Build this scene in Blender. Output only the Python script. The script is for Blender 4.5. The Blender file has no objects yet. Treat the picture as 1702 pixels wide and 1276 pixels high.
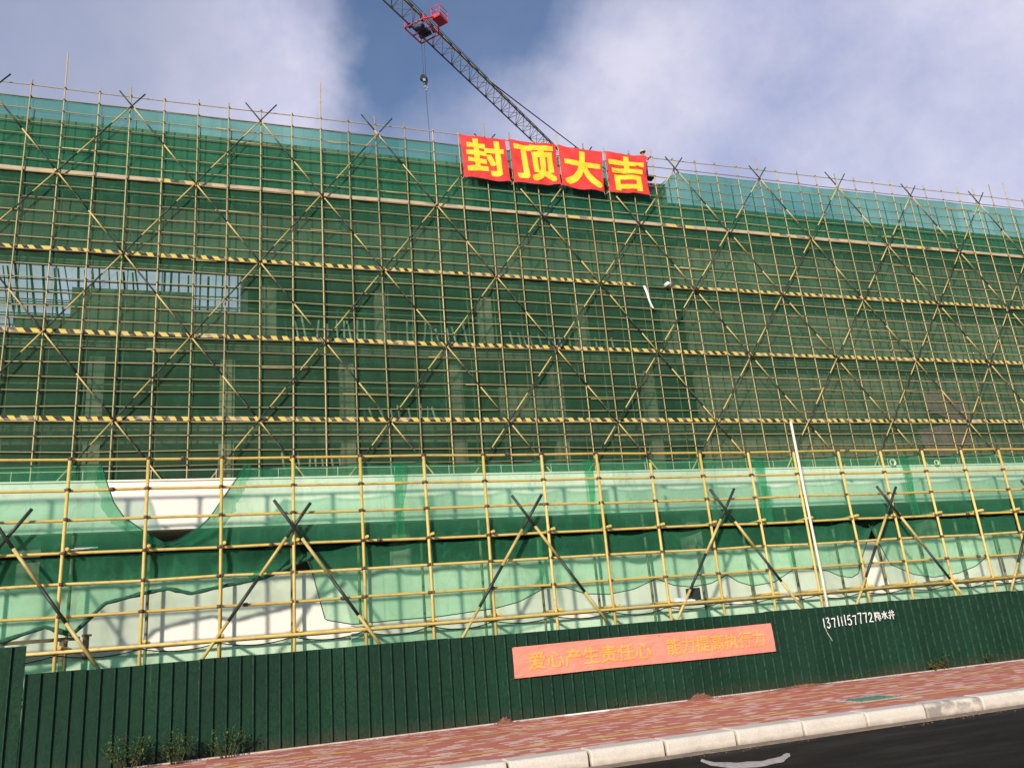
import bpy, math, random
from mathutils import Vector, Matrix, noise as mnoise

S = bpy.context.scene
COL = S.collection
RND = random.Random(7)

# ------------------------------------------------------------------ camera
cam_d = bpy.data.cameras.new("camera")
cam = bpy.data.objects.new("camera", cam_d)
COL.objects.link(cam)
cam_d.sensor_fit = 'HORIZONTAL'
cam_d.sensor_width = 36.0
cam_d.lens = 29.242
cam_d.clip_start = 0.1
cam_d.clip_end = 5000
R = Matrix(((0.946061825706011, 0.32355939169346526, -0.016623537191711044),
            (-0.31258330886795604, 0.8980697394875368, -0.30945503394507573),
            (-0.08519798682462804, 0.2979598346484685, 0.950768762621747)))
CAM = Vector((7.6156, -38.1411, 1.4977))
cam.matrix_world = Matrix.Translation(CAM) @ (R @ Matrix.Rotation(math.pi / 2, 3, 'X')).to_4x4()
S.camera = cam


def pixdir(x, y):
    """direction of a point of the sky, from its place in the 1702 x 1276 photograph"""
    return (R @ Vector(((x - 851) / 1382.48, 1, -(y - 638) / 1382.48))).normalized()


# ------------------------------------------------------------------ light
SUN_TRAVEL = Vector((1.02, 1.25, -0.66)).normalized()
SUN_EL = math.asin(-SUN_TRAVEL.z)
SUN_ROT = math.atan2(-SUN_TRAVEL.x, -SUN_TRAVEL.y)
sun_d = bpy.data.lights.new("sun", 'SUN')
sun_d.energy = 3.7
sun_d.angle = math.radians(3.0)
sun_d.color = (1.0, 0.90, 0.76)
sun = bpy.data.objects.new("sun", sun_d)
COL.objects.link(sun)
sun.rotation_euler = SUN_TRAVEL.to_track_quat('-Z', 'Y').to_euler()

S.view_settings.view_transform = 'Standard'
S.view_settings.look = 'None'
S.view_settings.exposure = 0.46
S.view_settings.gamma = 1
S.view_settings.use_curve_mapping = False
S.cycles.max_bounces = 8
S.cycles.transparent_max_bounces = 24
S.cycles.caustics_reflective = False
S.cycles.caustics_refractive = False


# ------------------------------------------------------------------ node helper
class NT:
    def __init__(self, tree):
        self.t = tree
        self.n = tree.nodes
        self.n.clear()

    def new(self, typ, **kw):
        nd = self.n.new(typ)
        for k, v in kw.items():
            setattr(nd, k, v)
        return nd

    def link(self, a, b):
        self.t.links.new(a, b)

    def put(self, sock, v):
        if hasattr(v, 'is_output'):
            self.link(v, sock)
        elif v is not None:
            if isinstance(v, (tuple, list)) and len(v) == 3 and sock.type == 'RGBA':
                v = (*v, 1)
            sock.default_value = v

    def math(self, op, a, b=0.0, c=None, clamp=False):
        nd = self.new('ShaderNodeMath', operation=op, use_clamp=clamp)
        self.put(nd.inputs[0], a)
        self.put(nd.inputs[1], b)
        if c is not None:
            self.put(nd.inputs[2], c)
        return nd.outputs[0]

    def mix(self, f, a, b):
        nd = self.new('ShaderNodeMix', data_type='RGBA')
        self.put(nd.inputs[0], f)
        self.put(nd.inputs[6], a)
        self.put(nd.inputs[7], b)
        return nd.outputs[2]

    def noise(self, vec, scale, detail=4, rough=0.55, dist=0.0):
        nd = self.new('ShaderNodeTexNoise')
        self.put(nd.inputs['Vector'], vec)
        nd.inputs['Scale'].default_value = scale
        nd.inputs['Detail'].default_value = detail
        nd.inputs['Roughness'].default_value = rough
        nd.inputs['Distortion'].default_value = dist
        return nd.outputs[0]

    def mr(self, v, a, b, c=0.0, d=1.0, smooth=False):
        nd = self.new('ShaderNodeMapRange')
        if smooth:
            nd.interpolation_type = 'SMOOTHSTEP'
        self.put(nd.inputs[0], v)
        for i, x in enumerate((a, b, c, d)):
            nd.inputs[1 + i].default_value = x
        return nd.outputs[0]

    def map(self, vec, scale=(1, 1, 1), rot=(0, 0, 0), loc=(0, 0, 0)):
        nd = self.new('ShaderNodeMapping')
        self.put(nd.inputs[0], vec)
        nd.inputs[1].default_value = loc
        nd.inputs[2].default_value = rot
        nd.inputs[3].default_value = scale
        return nd.outputs[0]

    def pos(self):
        return self.new('ShaderNodeNewGeometry').outputs['Position']

    def obj(self):
        return self.new('ShaderNodeTexCoord').outputs['Object']

    def rnd(self):
        return self.new('ShaderNodeObjectInfo').outputs['Random']

    def xyz(self, v):
        nd = self.new('ShaderNodeSeparateXYZ')
        self.put(nd.inputs[0], v)
        return nd.outputs

    def bump(self, h, strength=0.3, dist=0.02):
        nd = self.new('ShaderNodeBump')
        nd.inputs['Strength'].default_value = strength
        nd.inputs['Distance'].default_value = dist
        self.put(nd.inputs['Height'], h)
        return nd.outputs[0]


# ------------------------------------------------------------------ world: blue sky with broken cloud
W = bpy.data.worlds.new("World")
S.world = W
W.use_nodes = True
w = NT(W.node_tree)
sky = w.new('ShaderNodeTexSky', sky_type='NISHITA', sun_disc=False)
sky.sun_elevation = SUN_EL
sky.sun_rotation = SUN_ROT
sky.air_density = 1.0
sky.dust_density = 0.6
sky.ozone_density = 4.0
bg_sky = w.new('ShaderNodeBackground')
bg_sky.inputs[1].default_value = 0.10
w.link(sky.outputs[0], bg_sky.inputs[0])
D = w.new('ShaderNodeTexCoord').outputs['Generated']
nrm = w.new('ShaderNodeVectorMath', operation='NORMALIZE')
w.link(D, nrm.inputs[0])
D = nrm.outputs[0]
warp = w.noise(D, 2.2, 3, 0.5)
warped = w.new('ShaderNodeVectorMath', operation='ADD')
w.link(D, warped.inputs[0])
wv = w.new('ShaderNodeCombineXYZ')
for i in range(3):
    w.put(wv.inputs[i], w.math('MULTIPLY', w.math('SUBTRACT', w.noise(w.map(D, loc=(i * 5.1, 2 * i, 0)), 3.0, 6, 0.62), 0.5), 0.17))
w.link(wv.outputs[0], warped.inputs[1])
wn_ = w.new('ShaderNodeVectorMath', operation='NORMALIZE')
w.link(warped.outputs[0], wn_.inputs[0])
DW = wn_.outputs[0]


def blob(x, y, deg, power=1.0):
    dv = pixdir(x, y)
    dot = w.new('ShaderNodeVectorMath', operation='DOT_PRODUCT')
    w.link(DW, dot.inputs[0])
    dot.inputs[1].default_value = dv
    c = math.cos(math.radians(deg))
    return w.math('MULTIPLY', w.mr(dot.outputs['Value'], c, 1.0, 0, 1, smooth=True), power)


cover = 0.0
for bx, by, dg, pw in ((300, 190, 14, 1.0), (60, 20, 15, .8), (430, 110, 9, .6), (1180, 130, 13, .85), (1010, 260, 10, .6),
                       (1450, 130, 14, .3), (1310, 40, 12, .3), (1660, -20, 16, .75), (1450, 290, 12, .3),
                       (1680, 330, 12, .5), (150, 200, 12, .5), (1590, 110, 12, .4), (780, 340, 10, .5),
                       (200, 470, 13, 1.2), (-500, 300, 30, .8), (2300, 200, 28, .8), (800, -900, 28, .9)):
    cover = w.math('ADD', cover, blob(bx, by, dg, pw))
cover = w.math('MINIMUM', cover, 1.25)
cn = w.noise(w.map(D, scale=(1, 1, 1.3)), 2.6, 9, 0.56, 0.3)
dens = w.math('ADD', w.math('MULTIPLY', cover, 0.66), w.math('MULTIPLY', w.math('SUBTRACT', cn, 0.5), 0.95))
mask = w.mr(dens, 0.0, 0.92, 0.0, 0.94, smooth=True)
veil = w.math('MAXIMUM', mask, w.mr(w.noise(D, 1.8, 5, 0.6), 0.35, 0.75, 0.0, 0.16))
shade = w.noise(w.map(D, loc=(3.1, 1.7, 0.4)), 5.0, 7, 0.6)
ccol = w.mix(w.mr(shade, 0.36, 0.64), (0.47, 0.49, 0.70), (0.72, 0.70, 0.84))
grey = blob(30, 0, 16, 0.75)
ccol = w.mix(grey, ccol, (0.27, 0.32, 0.47))
bg_c = w.new('ShaderNodeBackground')
w.put(bg_c.inputs[0], ccol)
bg_c.inputs[1].default_value = 0.80
mixw = w.new('ShaderNodeMixShader')
w.put(mixw.inputs[0], veil)
w.link(bg_sky.outputs[0], mixw.inputs[1])
w.link(bg_c.outputs[0], mixw.inputs[2])
wo = w.new('ShaderNodeOutputWorld')
w.link(mixw.outputs[0], wo.inputs[0])


# ------------------------------------------------------------------ materials
def mat(name, fn):
    m = bpy.data.materials.new(name)
    m.use_nodes = True
    t = NT(m.node_tree)
    out = t.new('ShaderNodeOutputMaterial')
    t.link(fn(t), out.inputs[0])
    return m


def pbsdf(t, col, rough=0.6, metal=0.0, normal=None, spec=None):
    b = t.new('ShaderNodeBsdfPrincipled')
    t.put(b.inputs['Base Color'], col)
    t.put(b.inputs['Roughness'], rough)
    t.put(b.inputs['Metallic'], metal)
    if spec is not None:
        b.inputs['Specular IOR Level'].default_value = spec
    if normal is not None:
        t.link(normal, b.inputs['Normal'])
    return b.outputs[0]


def plain(name, col, rough=0.6, var=0.25, scale=3.0, metal=0.0, bump=0.0):
    def fn(t):
        n = t.noise(t.pos(), scale, 6, 0.6)
        c = t.mix(t.mr(n, 0.3, 0.7), tuple(x * (1 - var) for x in col), tuple(min(1, x * (1 + var)) for x in col))
        nb = t.bump(t.noise(t.pos(), scale * 6, 4), bump, 0.02) if bump else None
        return pbsdf(t, c, rough, metal, nb)
    return mat(name, fn)


def pole_paint(name, lo, hi, rust=0.5):
    def fn(t):
        p = t.pos()
        base = t.mix(t.rnd(), lo, hi)
        n = t.noise(t.map(p, (2, 2, 2)), 2.1, 7, 0.65)
        base = t.mix(t.mr(n, 0.5, 0.72, 0, 0.65), base, (0.30, 0.17, 0.11))
        n2 = t.noise(p, 11, 5, 0.7)
        base = t.mix(t.mr(n2, 0.60, 0.72, 0, rust), base, (0.55, 0.47, 0.36))
        n3 = t.noise(t.map(p, loc=(9, 4, 2)), 5, 5, 0.7)
        base = t.mix(t.mr(n3, 0.62, 0.74, 0, rust), base, (0.09, 0.055, 0.04))
        return pbsdf(t, base, 0.5, 0.0)
    return mat(name, fn)


M = {}
RIB = 0.2415
X_F0 = 4.30
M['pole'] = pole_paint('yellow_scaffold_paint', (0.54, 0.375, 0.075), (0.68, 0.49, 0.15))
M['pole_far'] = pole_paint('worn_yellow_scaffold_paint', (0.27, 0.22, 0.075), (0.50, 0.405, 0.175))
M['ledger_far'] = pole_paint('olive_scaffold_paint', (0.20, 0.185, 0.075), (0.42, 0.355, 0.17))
M['brace_yellow'] = pole_paint('yellow_brace_paint', (0.44, 0.345, 0.105), (0.58, 0.435, 0.155))
M['brace_dark'] = plain('dark_brace_paint', (0.022, 0.032, 0.022), 0.5, 0.4, 6)
M['iron'] = plain('rusty_coupler_iron', (0.085, 0.058, 0.038), 0.6, 0.5, 9)
M['inner_pole'] = plain('dull_inner_tube', (0.16, 0.14, 0.07), 0.6, 0.4, 4)
M['prop'] = plain('grey_shoring_steel', (0.34, 0.36, 0.36), 0.5, 0.3, 3)
M['dark_prop'] = plain('dark_shoring_steel', (0.05, 0.06, 0.065), 0.6, 0.3, 3)
M['white_paint'] = plain('white_pipe_plastic', (0.72, 0.65, 0.53), 0.45, 0.10, 4)
M['timber'] = plain('weathered_timber', (0.18, 0.12, 0.07), 0.8, 0.4, 6)
M['foam'] = plain('white_foam', (0.80, 0.80, 0.76), 0.9, 0.06, 8, bump=0.2)
M['black_plastic'] = plain('black_plastic', (0.02, 0.03, 0.025), 0.5, 0.3, 8)
M['soil'] = plain('reddish_soil', (0.20, 0.085, 0.05), 0.95, 0.5, 14, bump=0.6)
M['crane_steel'] = plain('dark_crane_steel', (0.10, 0.075, 0.05), 0.5, 0.4, 2)
M['crane_web'] = plain('crane_lacing_steel', (0.20, 0.18, 0.14), 0.5, 0.3, 2)
M['crane_red'] = plain('red_crane_paint', (0.62, 0.05, 0.07), 0.4, 0.25, 5)
M['crane_dark'] = plain('dark_crane_parts', (0.03, 0.03, 0.045), 0.5, 0.3, 5)
M['rope'] = plain('wire_rope', (0.06, 0.06, 0.065), 0.6, 0.2, 4)
M['net_roll'] = plain('rolled_green_net', (0.012, 0.085, 0.045), 0.8, 0.4, 12, bump=0.6)
M['net_rope'] = plain('dark_green_net_hem', (0.012, 0.06, 0.035), 0.8, 0.3, 5)


def net_material(name, seed, opac=1.0, own=(0.010, 0.120, 0.056), view=(0.50, 0.66, 0.58), dirt=0.3, crease=0.5):
    """knitted mesh: part of the light goes straight through, the threads scatter the rest"""
    def fn(t):
        p = t.map(t.pos(), loc=(seed * 3.7, seed * 1.3, seed * 2.1))
        big = t.noise(t.map(p, (0.35, 0.35, 0.22)), 1.0, 5, 0.6)
        streak = t.noise(t.map(p, (0.10, 0.3, 2.6)), 1.0, 5, 0.65)
        fold = t.noise(t.map(p, (2.4, 1.0, 0.10)), 1.0, 4, 0.6)
        fine = t.noise(p, 9.0, 4, 0.7)
        v = t.math('ADD', t.math('MULTIPLY', t.math('SUBTRACT', big, 0.5), 1.3),
                   t.math('ADD', t.math('MULTIPLY', t.math('SUBTRACT', streak, 0.5), 1.3),
                          t.math('ADD', t.math('MULTIPLY', t.math('SUBTRACT', fold, 0.5), 0.7),
                                 t.math('MULTIPLY', t.math('SUBTRACT', fine, 0.5), 0.5))))
        k = t.mr(v, -0.7, 0.7, 1.34, 0.66)
        # creases: narrow lines where the knit doubles over
        cr = 0.0
        for sc_, rot_, lo_ in ((0.55, 0.5, 1.0), (0.75, -0.7, 5.0), (0.45, 1.4, 9.0)):
            nz_ = t.noise(t.map(p, (sc_, 1, sc_ * .45), rot=(0, rot_, 0), loc=(lo_, 0, lo_)), 1.6, 3, 0.5, 0.6)
            line = t.mr(t.math('ABSOLUTE', t.math('SUBTRACT', nz_, 0.5)), 0.0, 0.016, 1.0, 0.0)
            cr = t.math('MAXIMUM', cr, line)
        cr = t.math('MULTIPLY', cr, t.mr(fold, 0.35, 0.65, 0.1, 1.0))
        k = t.math('MULTIPLY', k, t.math('SUBTRACT', 1.0, t.math('MULTIPLY', cr, 0.42 * crease)))
        # sewn widths of net: each a touch lighter or darker, with a doubled seam
        xs_ = t.math('DIVIDE', t.math('ADD', t.xyz(t.pos())[0], 60 + seed * 1.9), 3.0)
        wn = t.new('ShaderNodeTexWhiteNoise', noise_dimensions='1D')
        t.put(wn.inputs['W'], t.math('ADD', t.math('FLOOR', xs_), seed * 13.7))
        k = t.math('MULTIPLY', k, t.mr(wn.outputs['Value'], 0, 1, 0.86, 1.12))
        k = t.math('MULTIPLY', k, t.mr(t.math('FRACT', xs_), 0.0, 0.02, 0.80, 1.0))
        tcol = t.new('ShaderNodeMix', data_type='RGBA', blend_type='MULTIPLY')
        tcol.inputs[0].default_value = 1
        tcol.inputs[6].default_value = (*[min(1, x / (0.5 + 0.5 * opac)) for x in view], 1)
        kk = t.new('ShaderNodeCombineXYZ')
        for i in range(3):
            t.put(kk.inputs[i], k)
        t.link(kk.outputs[0], tcol.inputs[7])
        tr = t.new('ShaderNodeBsdfTransparent')
        t.link(tcol.outputs[2], tr.inputs[0])
        own2 = t.mix(t.mr(big, 0.35, 0.7, 0, dirt), own, (own[1] * .5, own[1] * .62, own[1] * .40))
        own3 = t.mix(t.mr(v, -0.45, 0.5), tuple(x * .45 for x in own), own2)
        own3 = t.mix(t.math('MULTIPLY', cr, 0.7 * crease), own3, tuple(x * 1.7 for x in own))
        df = t.new('ShaderNodeBsdfDiffuse')
        t.put(df.inputs[0], own3)
        tl = t.new('ShaderNodeBsdfTranslucent')
        t.put(tl.inputs[0], tuple(x * .4 for x in own))
        a = t.new('ShaderNodeAddShader')
        t.link(df.outputs[0], a.inputs[0])
        t.link(tl.outputs[0], a.inputs[1])
        b = t.new('ShaderNodeAddShader')
        t.link(a.outputs[0], b.inputs[0])
        t.link(tr.outputs[0], b.inputs[1])
        return b.outputs[0]
    return mat(name, fn)


def concrete(name, lo, hi, sc=1.0):
    def fn(t):
        p = t.pos()
        n = t.noise(t.map(p, (0.5, 0.5, 0.25)), sc, 8, 0.65)
        c = t.mix(t.mr(n, 0.32, 0.68), lo, hi)
        st = t.noise(t.map(p, (2.2, 2.2, 0.12)), 1.3, 5, 0.6)
        c = t.mix(t.mr(st, 0.52, 0.75, 0, 0.55), c, tuple(x * 0.4 for x in lo))
        x = t.xyz(p)
        form = t.math('MODULO', t.math('ADD', x[2], 50), 0.92)
        c = t.mix(t.mr(form, 0.0, 0.03, 0.5, 0.0), c, tuple(x * 0.4 for x in lo))
        form2 = t.math('MODULO', t.math('ADD', x[0], 50), 1.84)
        c = t.mix(t.mr(form2, 0.0, 0.03, 0.4, 0.0), c, tuple(x * 0.4 for x in lo))
        return pbsdf(t, c, 0.85, 0, t.bump(t.noise(p, 8, 5), 0.3, 0.02))
    return mat(name, fn)


M['concrete'] = concrete('raw_concrete', (0.12, 0.10, 0.08), (0.29, 0.255, 0.21))
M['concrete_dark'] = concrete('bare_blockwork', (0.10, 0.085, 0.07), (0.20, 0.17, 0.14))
M['slab'] = concrete('slab_concrete', (0.22, 0.20, 0.18), (0.36, 0.34, 0.31))


def white_wall(t):
    p = t.pos()
    n = t.noise(t.map(p, (0.6, 0.6, 0.3)), 1.0, 7, 0.6)
    c = t.mix(t.mr(n, 0.3, 0.7), (0.80, 0.735, 0.66), (0.88, 0.83, 0.765))
    st = t.noise(t.map(p, (3.5, 3.5, 0.25)), 1.1, 6, 0.65)
    c = t.mix(t.mr(st, 0.58, 0.80, 0, 0.35), c, (0.55, 0.52, 0.47))
    x = t.xyz(p)
    j = t.math('MODULO', t.math('ADD', x[0], 60.37), 2.44)
    c = t.mix(t.mr(j, 0.0, 0.02, 0.25, 0.0), c, (0.5, 0.47, 0.42))
    return pbsdf(t, c, 0.8, 0, t.bump(t.noise(p, 14, 5), 0.15, 0.01))


M['white_wall'] = mat('white_plaster', white_wall)


def fence_mat(t):
    p = t.pos()
    v = t.new('ShaderNodeTexVoronoi')
    t.put(v.inputs['Vector'], t.map(p, (1, 1, 0.42)))
    v.inputs['Scale'].default_value = 95
    n = t.noise(t.map(p, (1, 1, 0.6)), 26, 6, 0.82)
    big = t.noise(t.map(p, (0.6, 0.6, 0.25)), 1.4, 5, 0.6)
    c = t.mix(t.mr(n, 0.36, 0.68), (0.005, 0.027, 0.0145), (0.018, 0.073, 0.040))
    c = t.mix(t.mr(big, 0.3, 0.7, 0, 0.6), c, (0.003, 0.014, 0.009))
    z = t.xyz(p)[2]
    mud = t.math('MULTIPLY', t.mr(t.math('ADD', z, t.math('MULTIPLY', big, 0.25)), 0.14, 0.40, 1, 0), t.mr(n, 0.3, 0.7, 0.1, 0.7))
    c = t.mix(mud, c, (0.085, 0.05, 0.032))
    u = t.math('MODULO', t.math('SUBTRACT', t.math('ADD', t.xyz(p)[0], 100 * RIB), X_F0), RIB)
    c = t.mix(t.mr(t.rnd(), 0, 1, 0, 0.45), c, (0.009, 0.034, 0.021))
    edge = t.math('MULTIPLY', t.math('LESS_THAN', u, 0.0085), t.mr(t.noise(p, 14, 4, 0.7), 0.40, 0.62, 0.0, 0.9))  # left rib faces coloured paler in patches, painting in sunlight on them
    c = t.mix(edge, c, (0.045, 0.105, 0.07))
    drip = t.noise(t.map(p, (9, 9, 0.5)), 2.0, 5, 0.6)
    c = t.mix(t.mr(drip, 0.66, 0.78, 0, 0.25), c, (0.12, 0.16, 0.13))
    return pbsdf(t, c, 0.7, 0, t.bump(n, 0.8, 0.015), spec=0.15)


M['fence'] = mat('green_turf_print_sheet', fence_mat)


def asphalt(t):
    p = t.pos()
    n = t.noise(p, 60, 5, 0.7)
    c = t.mix(t.mr(n, 0.35, 0.7), (0.007, 0.006, 0.0056), (0.036, 0.030, 0.027))
    d = t.noise(t.map(p, (0.35, 1.6, 1), rot=(0, 0, 0.12)), 1.3, 7, 0.65)
    c = t.mix(t.mr(d, 0.50, 0.72, 0, 0.8), c, (0.045, 0.038, 0.034))
    wet = t.noise(t.map(p, (0.5, 1.2, 1)), 0.8, 4, 0.6)
    r = t.mr(wet, 0.35, 0.65, 0.60, 0.9)
    return pbsdf(t, c, r, 0, t.bump(n, 0.6, 0.015), spec=0.07)


M['asphalt'] = mat('damp_asphalt', asphalt)


def paving(t):
    p = t.pos()
    q = t.map(p, rot=(0, 0, math.radians(0)))
    b = t.new('ShaderNodeTexBrick')
    t.put(b.inputs['Vector'], q)
    b.inputs['Color1'].default_value = (0, 0, 0, 1)
    b.inputs['Color2'].default_value = (1, 1, 1, 1)
    b.inputs['Mortar'].default_value = (0.5, 0.5, 0.5, 1)
    b.inputs['Scale'].default_value = 1
    b.inputs['Brick Width'].default_value = 0.25
    b.inputs['Row Height'].default_value = 0.125
    b.inputs['Mortar Size'].default_value = 0.006
    b.inputs['Bias'].default_value = 0
    cell = t.xyz(b.outputs['Color'])[0]
    c = t.mix(t.mr(cell, 0.25, 0.75), (0.54, 0.14, 0.082), (0.66, 0.235, 0.155))
    c = t.mix(t.mr(cell, 0.66, 0.78), c, (0.80, 0.50, 0.42))
    n = t.noise(p, 2.0, 6, 0.65)
    c = t.mix(t.mr(n, 0.45, 0.72, 0, 0.5), c, (0.46, 0.15, 0.10))
    c = t.mix(t.mr(t.noise(p, 22, 5, 0.7), 0.58, 0.75, 0, 0.5), c, (0.50, 0.33, 0.28))
    c = t.mix(b.outputs['Fac'], c, (0.42, 0.24, 0.18))
    h = t.math('SUBTRACT', t.math('ADD', cell, 0), t.math('MULTIPLY', b.outputs['Fac'], 1.5))
    return pbsdf(t, c, 0.75, 0, t.bump(h, 0.25, 0.01))


M['paving'] = mat('red_brick_paving', paving)


def tactile(t):
    p = t.pos()
    b = t.noise(p, 3.0, 5, 0.6)
    c = t.mix(t.mr(b, 0.35, 0.68), (0.78, 0.44, 0.10), (0.60, 0.25, 0.11))
    s = t.math('SINE', t.math('MULTIPLY', t.xyz(p)[1], 90))
    return pbsdf(t, c, 0.75, 0, t.bump(s, 0.3, 0.01))


M['tactile'] = mat('worn_yellow_tactile_tile', tactile)


def granite(name, stain):
    def fn(t):
        p = t.pos()
        n = t.noise(p, 45, 5, 0.7)
        c = t.mix(t.mr(n, 0.35, 0.65), (0.54, 0.48, 0.41), (0.70, 0.63, 0.545))
        m = t.noise(p, 3.0, 6, 0.65)
        c = t.mix(t.mr(m, 0.5, 0.75, 0, 0.4), c, (0.38, 0.31, 0.25))
        z = t.xyz(p)[2]
        foot = t.math('ADD', z, t.math('MULTIPLY', t.noise(p, 6, 4), 0.12))
        c = t.mix(t.mr(foot, -0.16, -0.08, 0.75, 0), c, (0.27, 0.21, 0.16))
        if stain:
            c = t.mix(t.mr(t.noise(p, 2.2, 4), 0.46, 0.54, 0, 0.8), c, (0.22, 0.19, 0.16))
        return pbsdf(t, c, 0.7, 0, t.bump(n, 0.2, 0.01))
    return mat(name, fn)


M['granite'] = granite('pale_kerb_granite', False)
M['granite_stained'] = granite('stained_kerb_granite', True)
M['gutter'] = plain('gutter_concrete', (0.23, 0.175, 0.125), 0.9, 0.35, 6, bump=0.3)
M['ground'] = plain('bare_earth', (0.16, 0.12, 0.085), 0.95, 0.35, 0.8, bump=0.4)
M['edging'] = plain('pale_edging', (0.50, 0.42, 0.36), 0.85, 0.25, 5)
M['cement'] = plain('spilled_cement', (0.44, 0.40, 0.37), 0.9, 0.35, 14, bump=0.5)
M['cover'] = plain('green_cover_paint', (0.10, 0.21, 0.15), 0.6, 0.4, 9, bump=0.3)
M['spray'] = plain('white_spray_paint', (0.80, 0.80, 0.78), 0.7, 0.05, 6)
M['leaf'] = plain('dusty_leaf', (0.040, 0.085, 0.022), 0.6, 0.5, 9)
M['leaf_dry'] = plain('drying_leaf', (0.10, 0.10, 0.035), 0.7, 0.5, 9)
M['stem'] = plain('plant_stem', (0.07, 0.08, 0.03), 0.8, 0.3, 9)
M['sheet'] = net_material('dirty_white_sheet', 31, 1.2, (0.10, 0.095, 0.082), (0.60, 0.58, 0.54), 0.2)


def toe(name, pitch, slant, faded):
    def fn(t):
        p = t.pos()
        x = t.xyz(p)
        wob = t.math('MULTIPLY', t.noise(p, 0.35, 3), 0.9)
        u = t.math('FRACT', t.math('DIVIDE', t.math('ADD', t.math('ADD', x[0], t.math('MULTIPLY', x[2], slant)), wob), pitch))
        s = t.math('GREATER_THAN', u, 0.50)
        c = t.mix(s, (0.020, 0.016, 0.014), (0.62, 0.47, 0.09))
        n = t.noise(t.map(p, (0.8, 1, 2.5)), 1.4, 6, 0.65)
        c = t.mix(t.mr(n, 0.50, 0.64, 0, 0.75), c, (0.48, 0.38, 0.24))
        n2 = t.noise(t.map(p, (0.22, 1, 1)), 1.2, 3, 0.5)
        c = t.mix(t.mr(n2, 0.46 - faded, 0.60 - faded, 0, 0.92), c, (0.46, 0.36, 0.25))
        return pbsdf(t, c, 0.75)
    return mat(name, fn)


M['toe'] = toe('striped_toe_board', 0.52, 0.75, -0.13)
M['toe_faded'] = toe('faded_toe_board', 1.25, 0.5, 0.10)


def cloth(name, col, var=0.12):
    def fn(t):
        p = t.pos()
        n = t.noise(t.map(p, (1, 1, 1)), 2.2, 5, 0.6)
        c = t.mix(t.mr(n, 0.3, 0.7), tuple(x * (1 - var) for x in col), tuple(min(1, x * (1 + var)) for x in col))
        cr = t.noise(t.map(p, (1.5, 1.5, 5), rot=(0, 0.5, 0)), 2.0, 4, 0.6)
        return pbsdf(t, c, 0.65, 0, t.bump(cr, 0.6, 0.06))
    return mat(name, fn)


M['banner_red'] = cloth('red_banner_cloth', (0.76, 0.04, 0.035))
M['banner_yellow'] = cloth('yellow_banner_print', (0.90, 0.62, 0.03))
M['slogan_cloth'] = cloth('salmon_banner_cloth', (0.86, 0.26, 0.185))
M['slogan_print'] = cloth('orange_banner_print', (0.92, 0.39, 0.09))
M['skin'] = plain('skin', (0.36, 0.20, 0.13), 0.6, 0.1, 6)
M['helmet'] = plain('yellow_helmet_plastic', (0.85, 0.62, 0.06), 0.35, 0.05, 6)
M['vest'] = plain('orange_work_jacket', (0.62, 0.12, 0.04), 0.8, 0.2, 6)
M['trousers'] = plain('dark_work_trousers', (0.03, 0.035, 0.06), 0.85, 0.2, 6)
M['glove'] = plain('dark_work_glove', (0.03, 0.03, 0.035), 0.8, 0.2, 6)


# ------------------------------------------------------------------ geometry helpers
class MB:
    def __init__(self):
        self.v = []
        self.f = []
        self.mi = []
        self.sm = []

    def add(self, vs, fs, mi=0, smooth=False):
        o = len(self.v)
        self.v += [tuple(p) for p in vs]
        for f in fs:
            self.f.append(tuple(i + o for i in f))
            self.mi.append(mi)
            self.sm.append(smooth)

    def box(self, a, b, mi=0):
        x0, y0, z0 = a
        x1, y1, z1 = b
        vs = [(x0, y0, z0), (x1, y0, z0), (x1, y1, z0), (x0, y1, z0), (x0, y0, z1), (x1, y0, z1), (x1, y1, z1), (x0, y1, z1)]
        self.add(vs, [(0, 3, 2, 1), (4, 5, 6, 7), (0, 1, 5, 4), (1, 2, 6, 5), (2, 3, 7, 6), (3, 0, 4, 7)], mi)

    def tube(self, pts, r, n=7, mi=0, caps=True):
        pts = [Vector(p) for p in pts]
        rs = r if isinstance(r, (list, tuple)) else [r] * len(pts)
        rings = []
        d0 = (pts[1] - pts[0]).normalized()
        up = Vector((0, 0, 1)) if abs(d0.z) < 0.9 else Vector((1, 0, 0))
        vs = []
        for i, p in enumerate(pts):
            d = (pts[min(i + 1, len(pts) - 1)] - pts[max(i - 1, 0)]).normalized()
            a = d.cross(up).normalized()
            b = a.cross(d).normalized()
            for k in range(n):
                t = 2 * math.pi * k / n
                vs.append(p + (a * math.cos(t) + b * math.sin(t)) * rs[i])
        fs = []
        for i in range(len(pts) - 1):
            for k in range(n):
                k2 = (k + 1) % n
                fs.append((i * n + k, i * n + k2, (i + 1) * n + k2, (i + 1) * n + k))
        self.add(vs, fs, mi, True)
        if caps:
            o = len(self.v) - len(vs)
            self.f.append(tuple(o + k for k in range(n))[::-1])
            self.f.append(tuple(o + (len(pts) - 1) * n + k for k in range(n)))
            self.mi += [mi, mi]
            self.sm += [False, False]

    def build(self, name, mats, parent=None):
        me = bpy.data.meshes.new(name)
        me.from_pydata(self.v, [], self.f)
        if not isinstance(mats, (list, tuple)):
            mats = [mats]
        for m in mats:
            me.materials.append(m)
        me.polygons.foreach_set('material_index', self.mi)
        me.polygons.foreach_set('use_smooth', self.sm)
        me.update()
        return link(name, me, parent)


def link(name, me, parent=None):
    o = bpy.data.objects.new(name, me)
    COL.objects.link(o)
    if parent is not None:
        o.parent = parent
    return o


def tag(o, label=None, cat=None, group=None, kind=None):
    if label:
        o['label'] = label
    if cat:
        o['category'] = cat
    if group:
        o['group'] = group
    if kind:
        o['kind'] = kind
    return o


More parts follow.
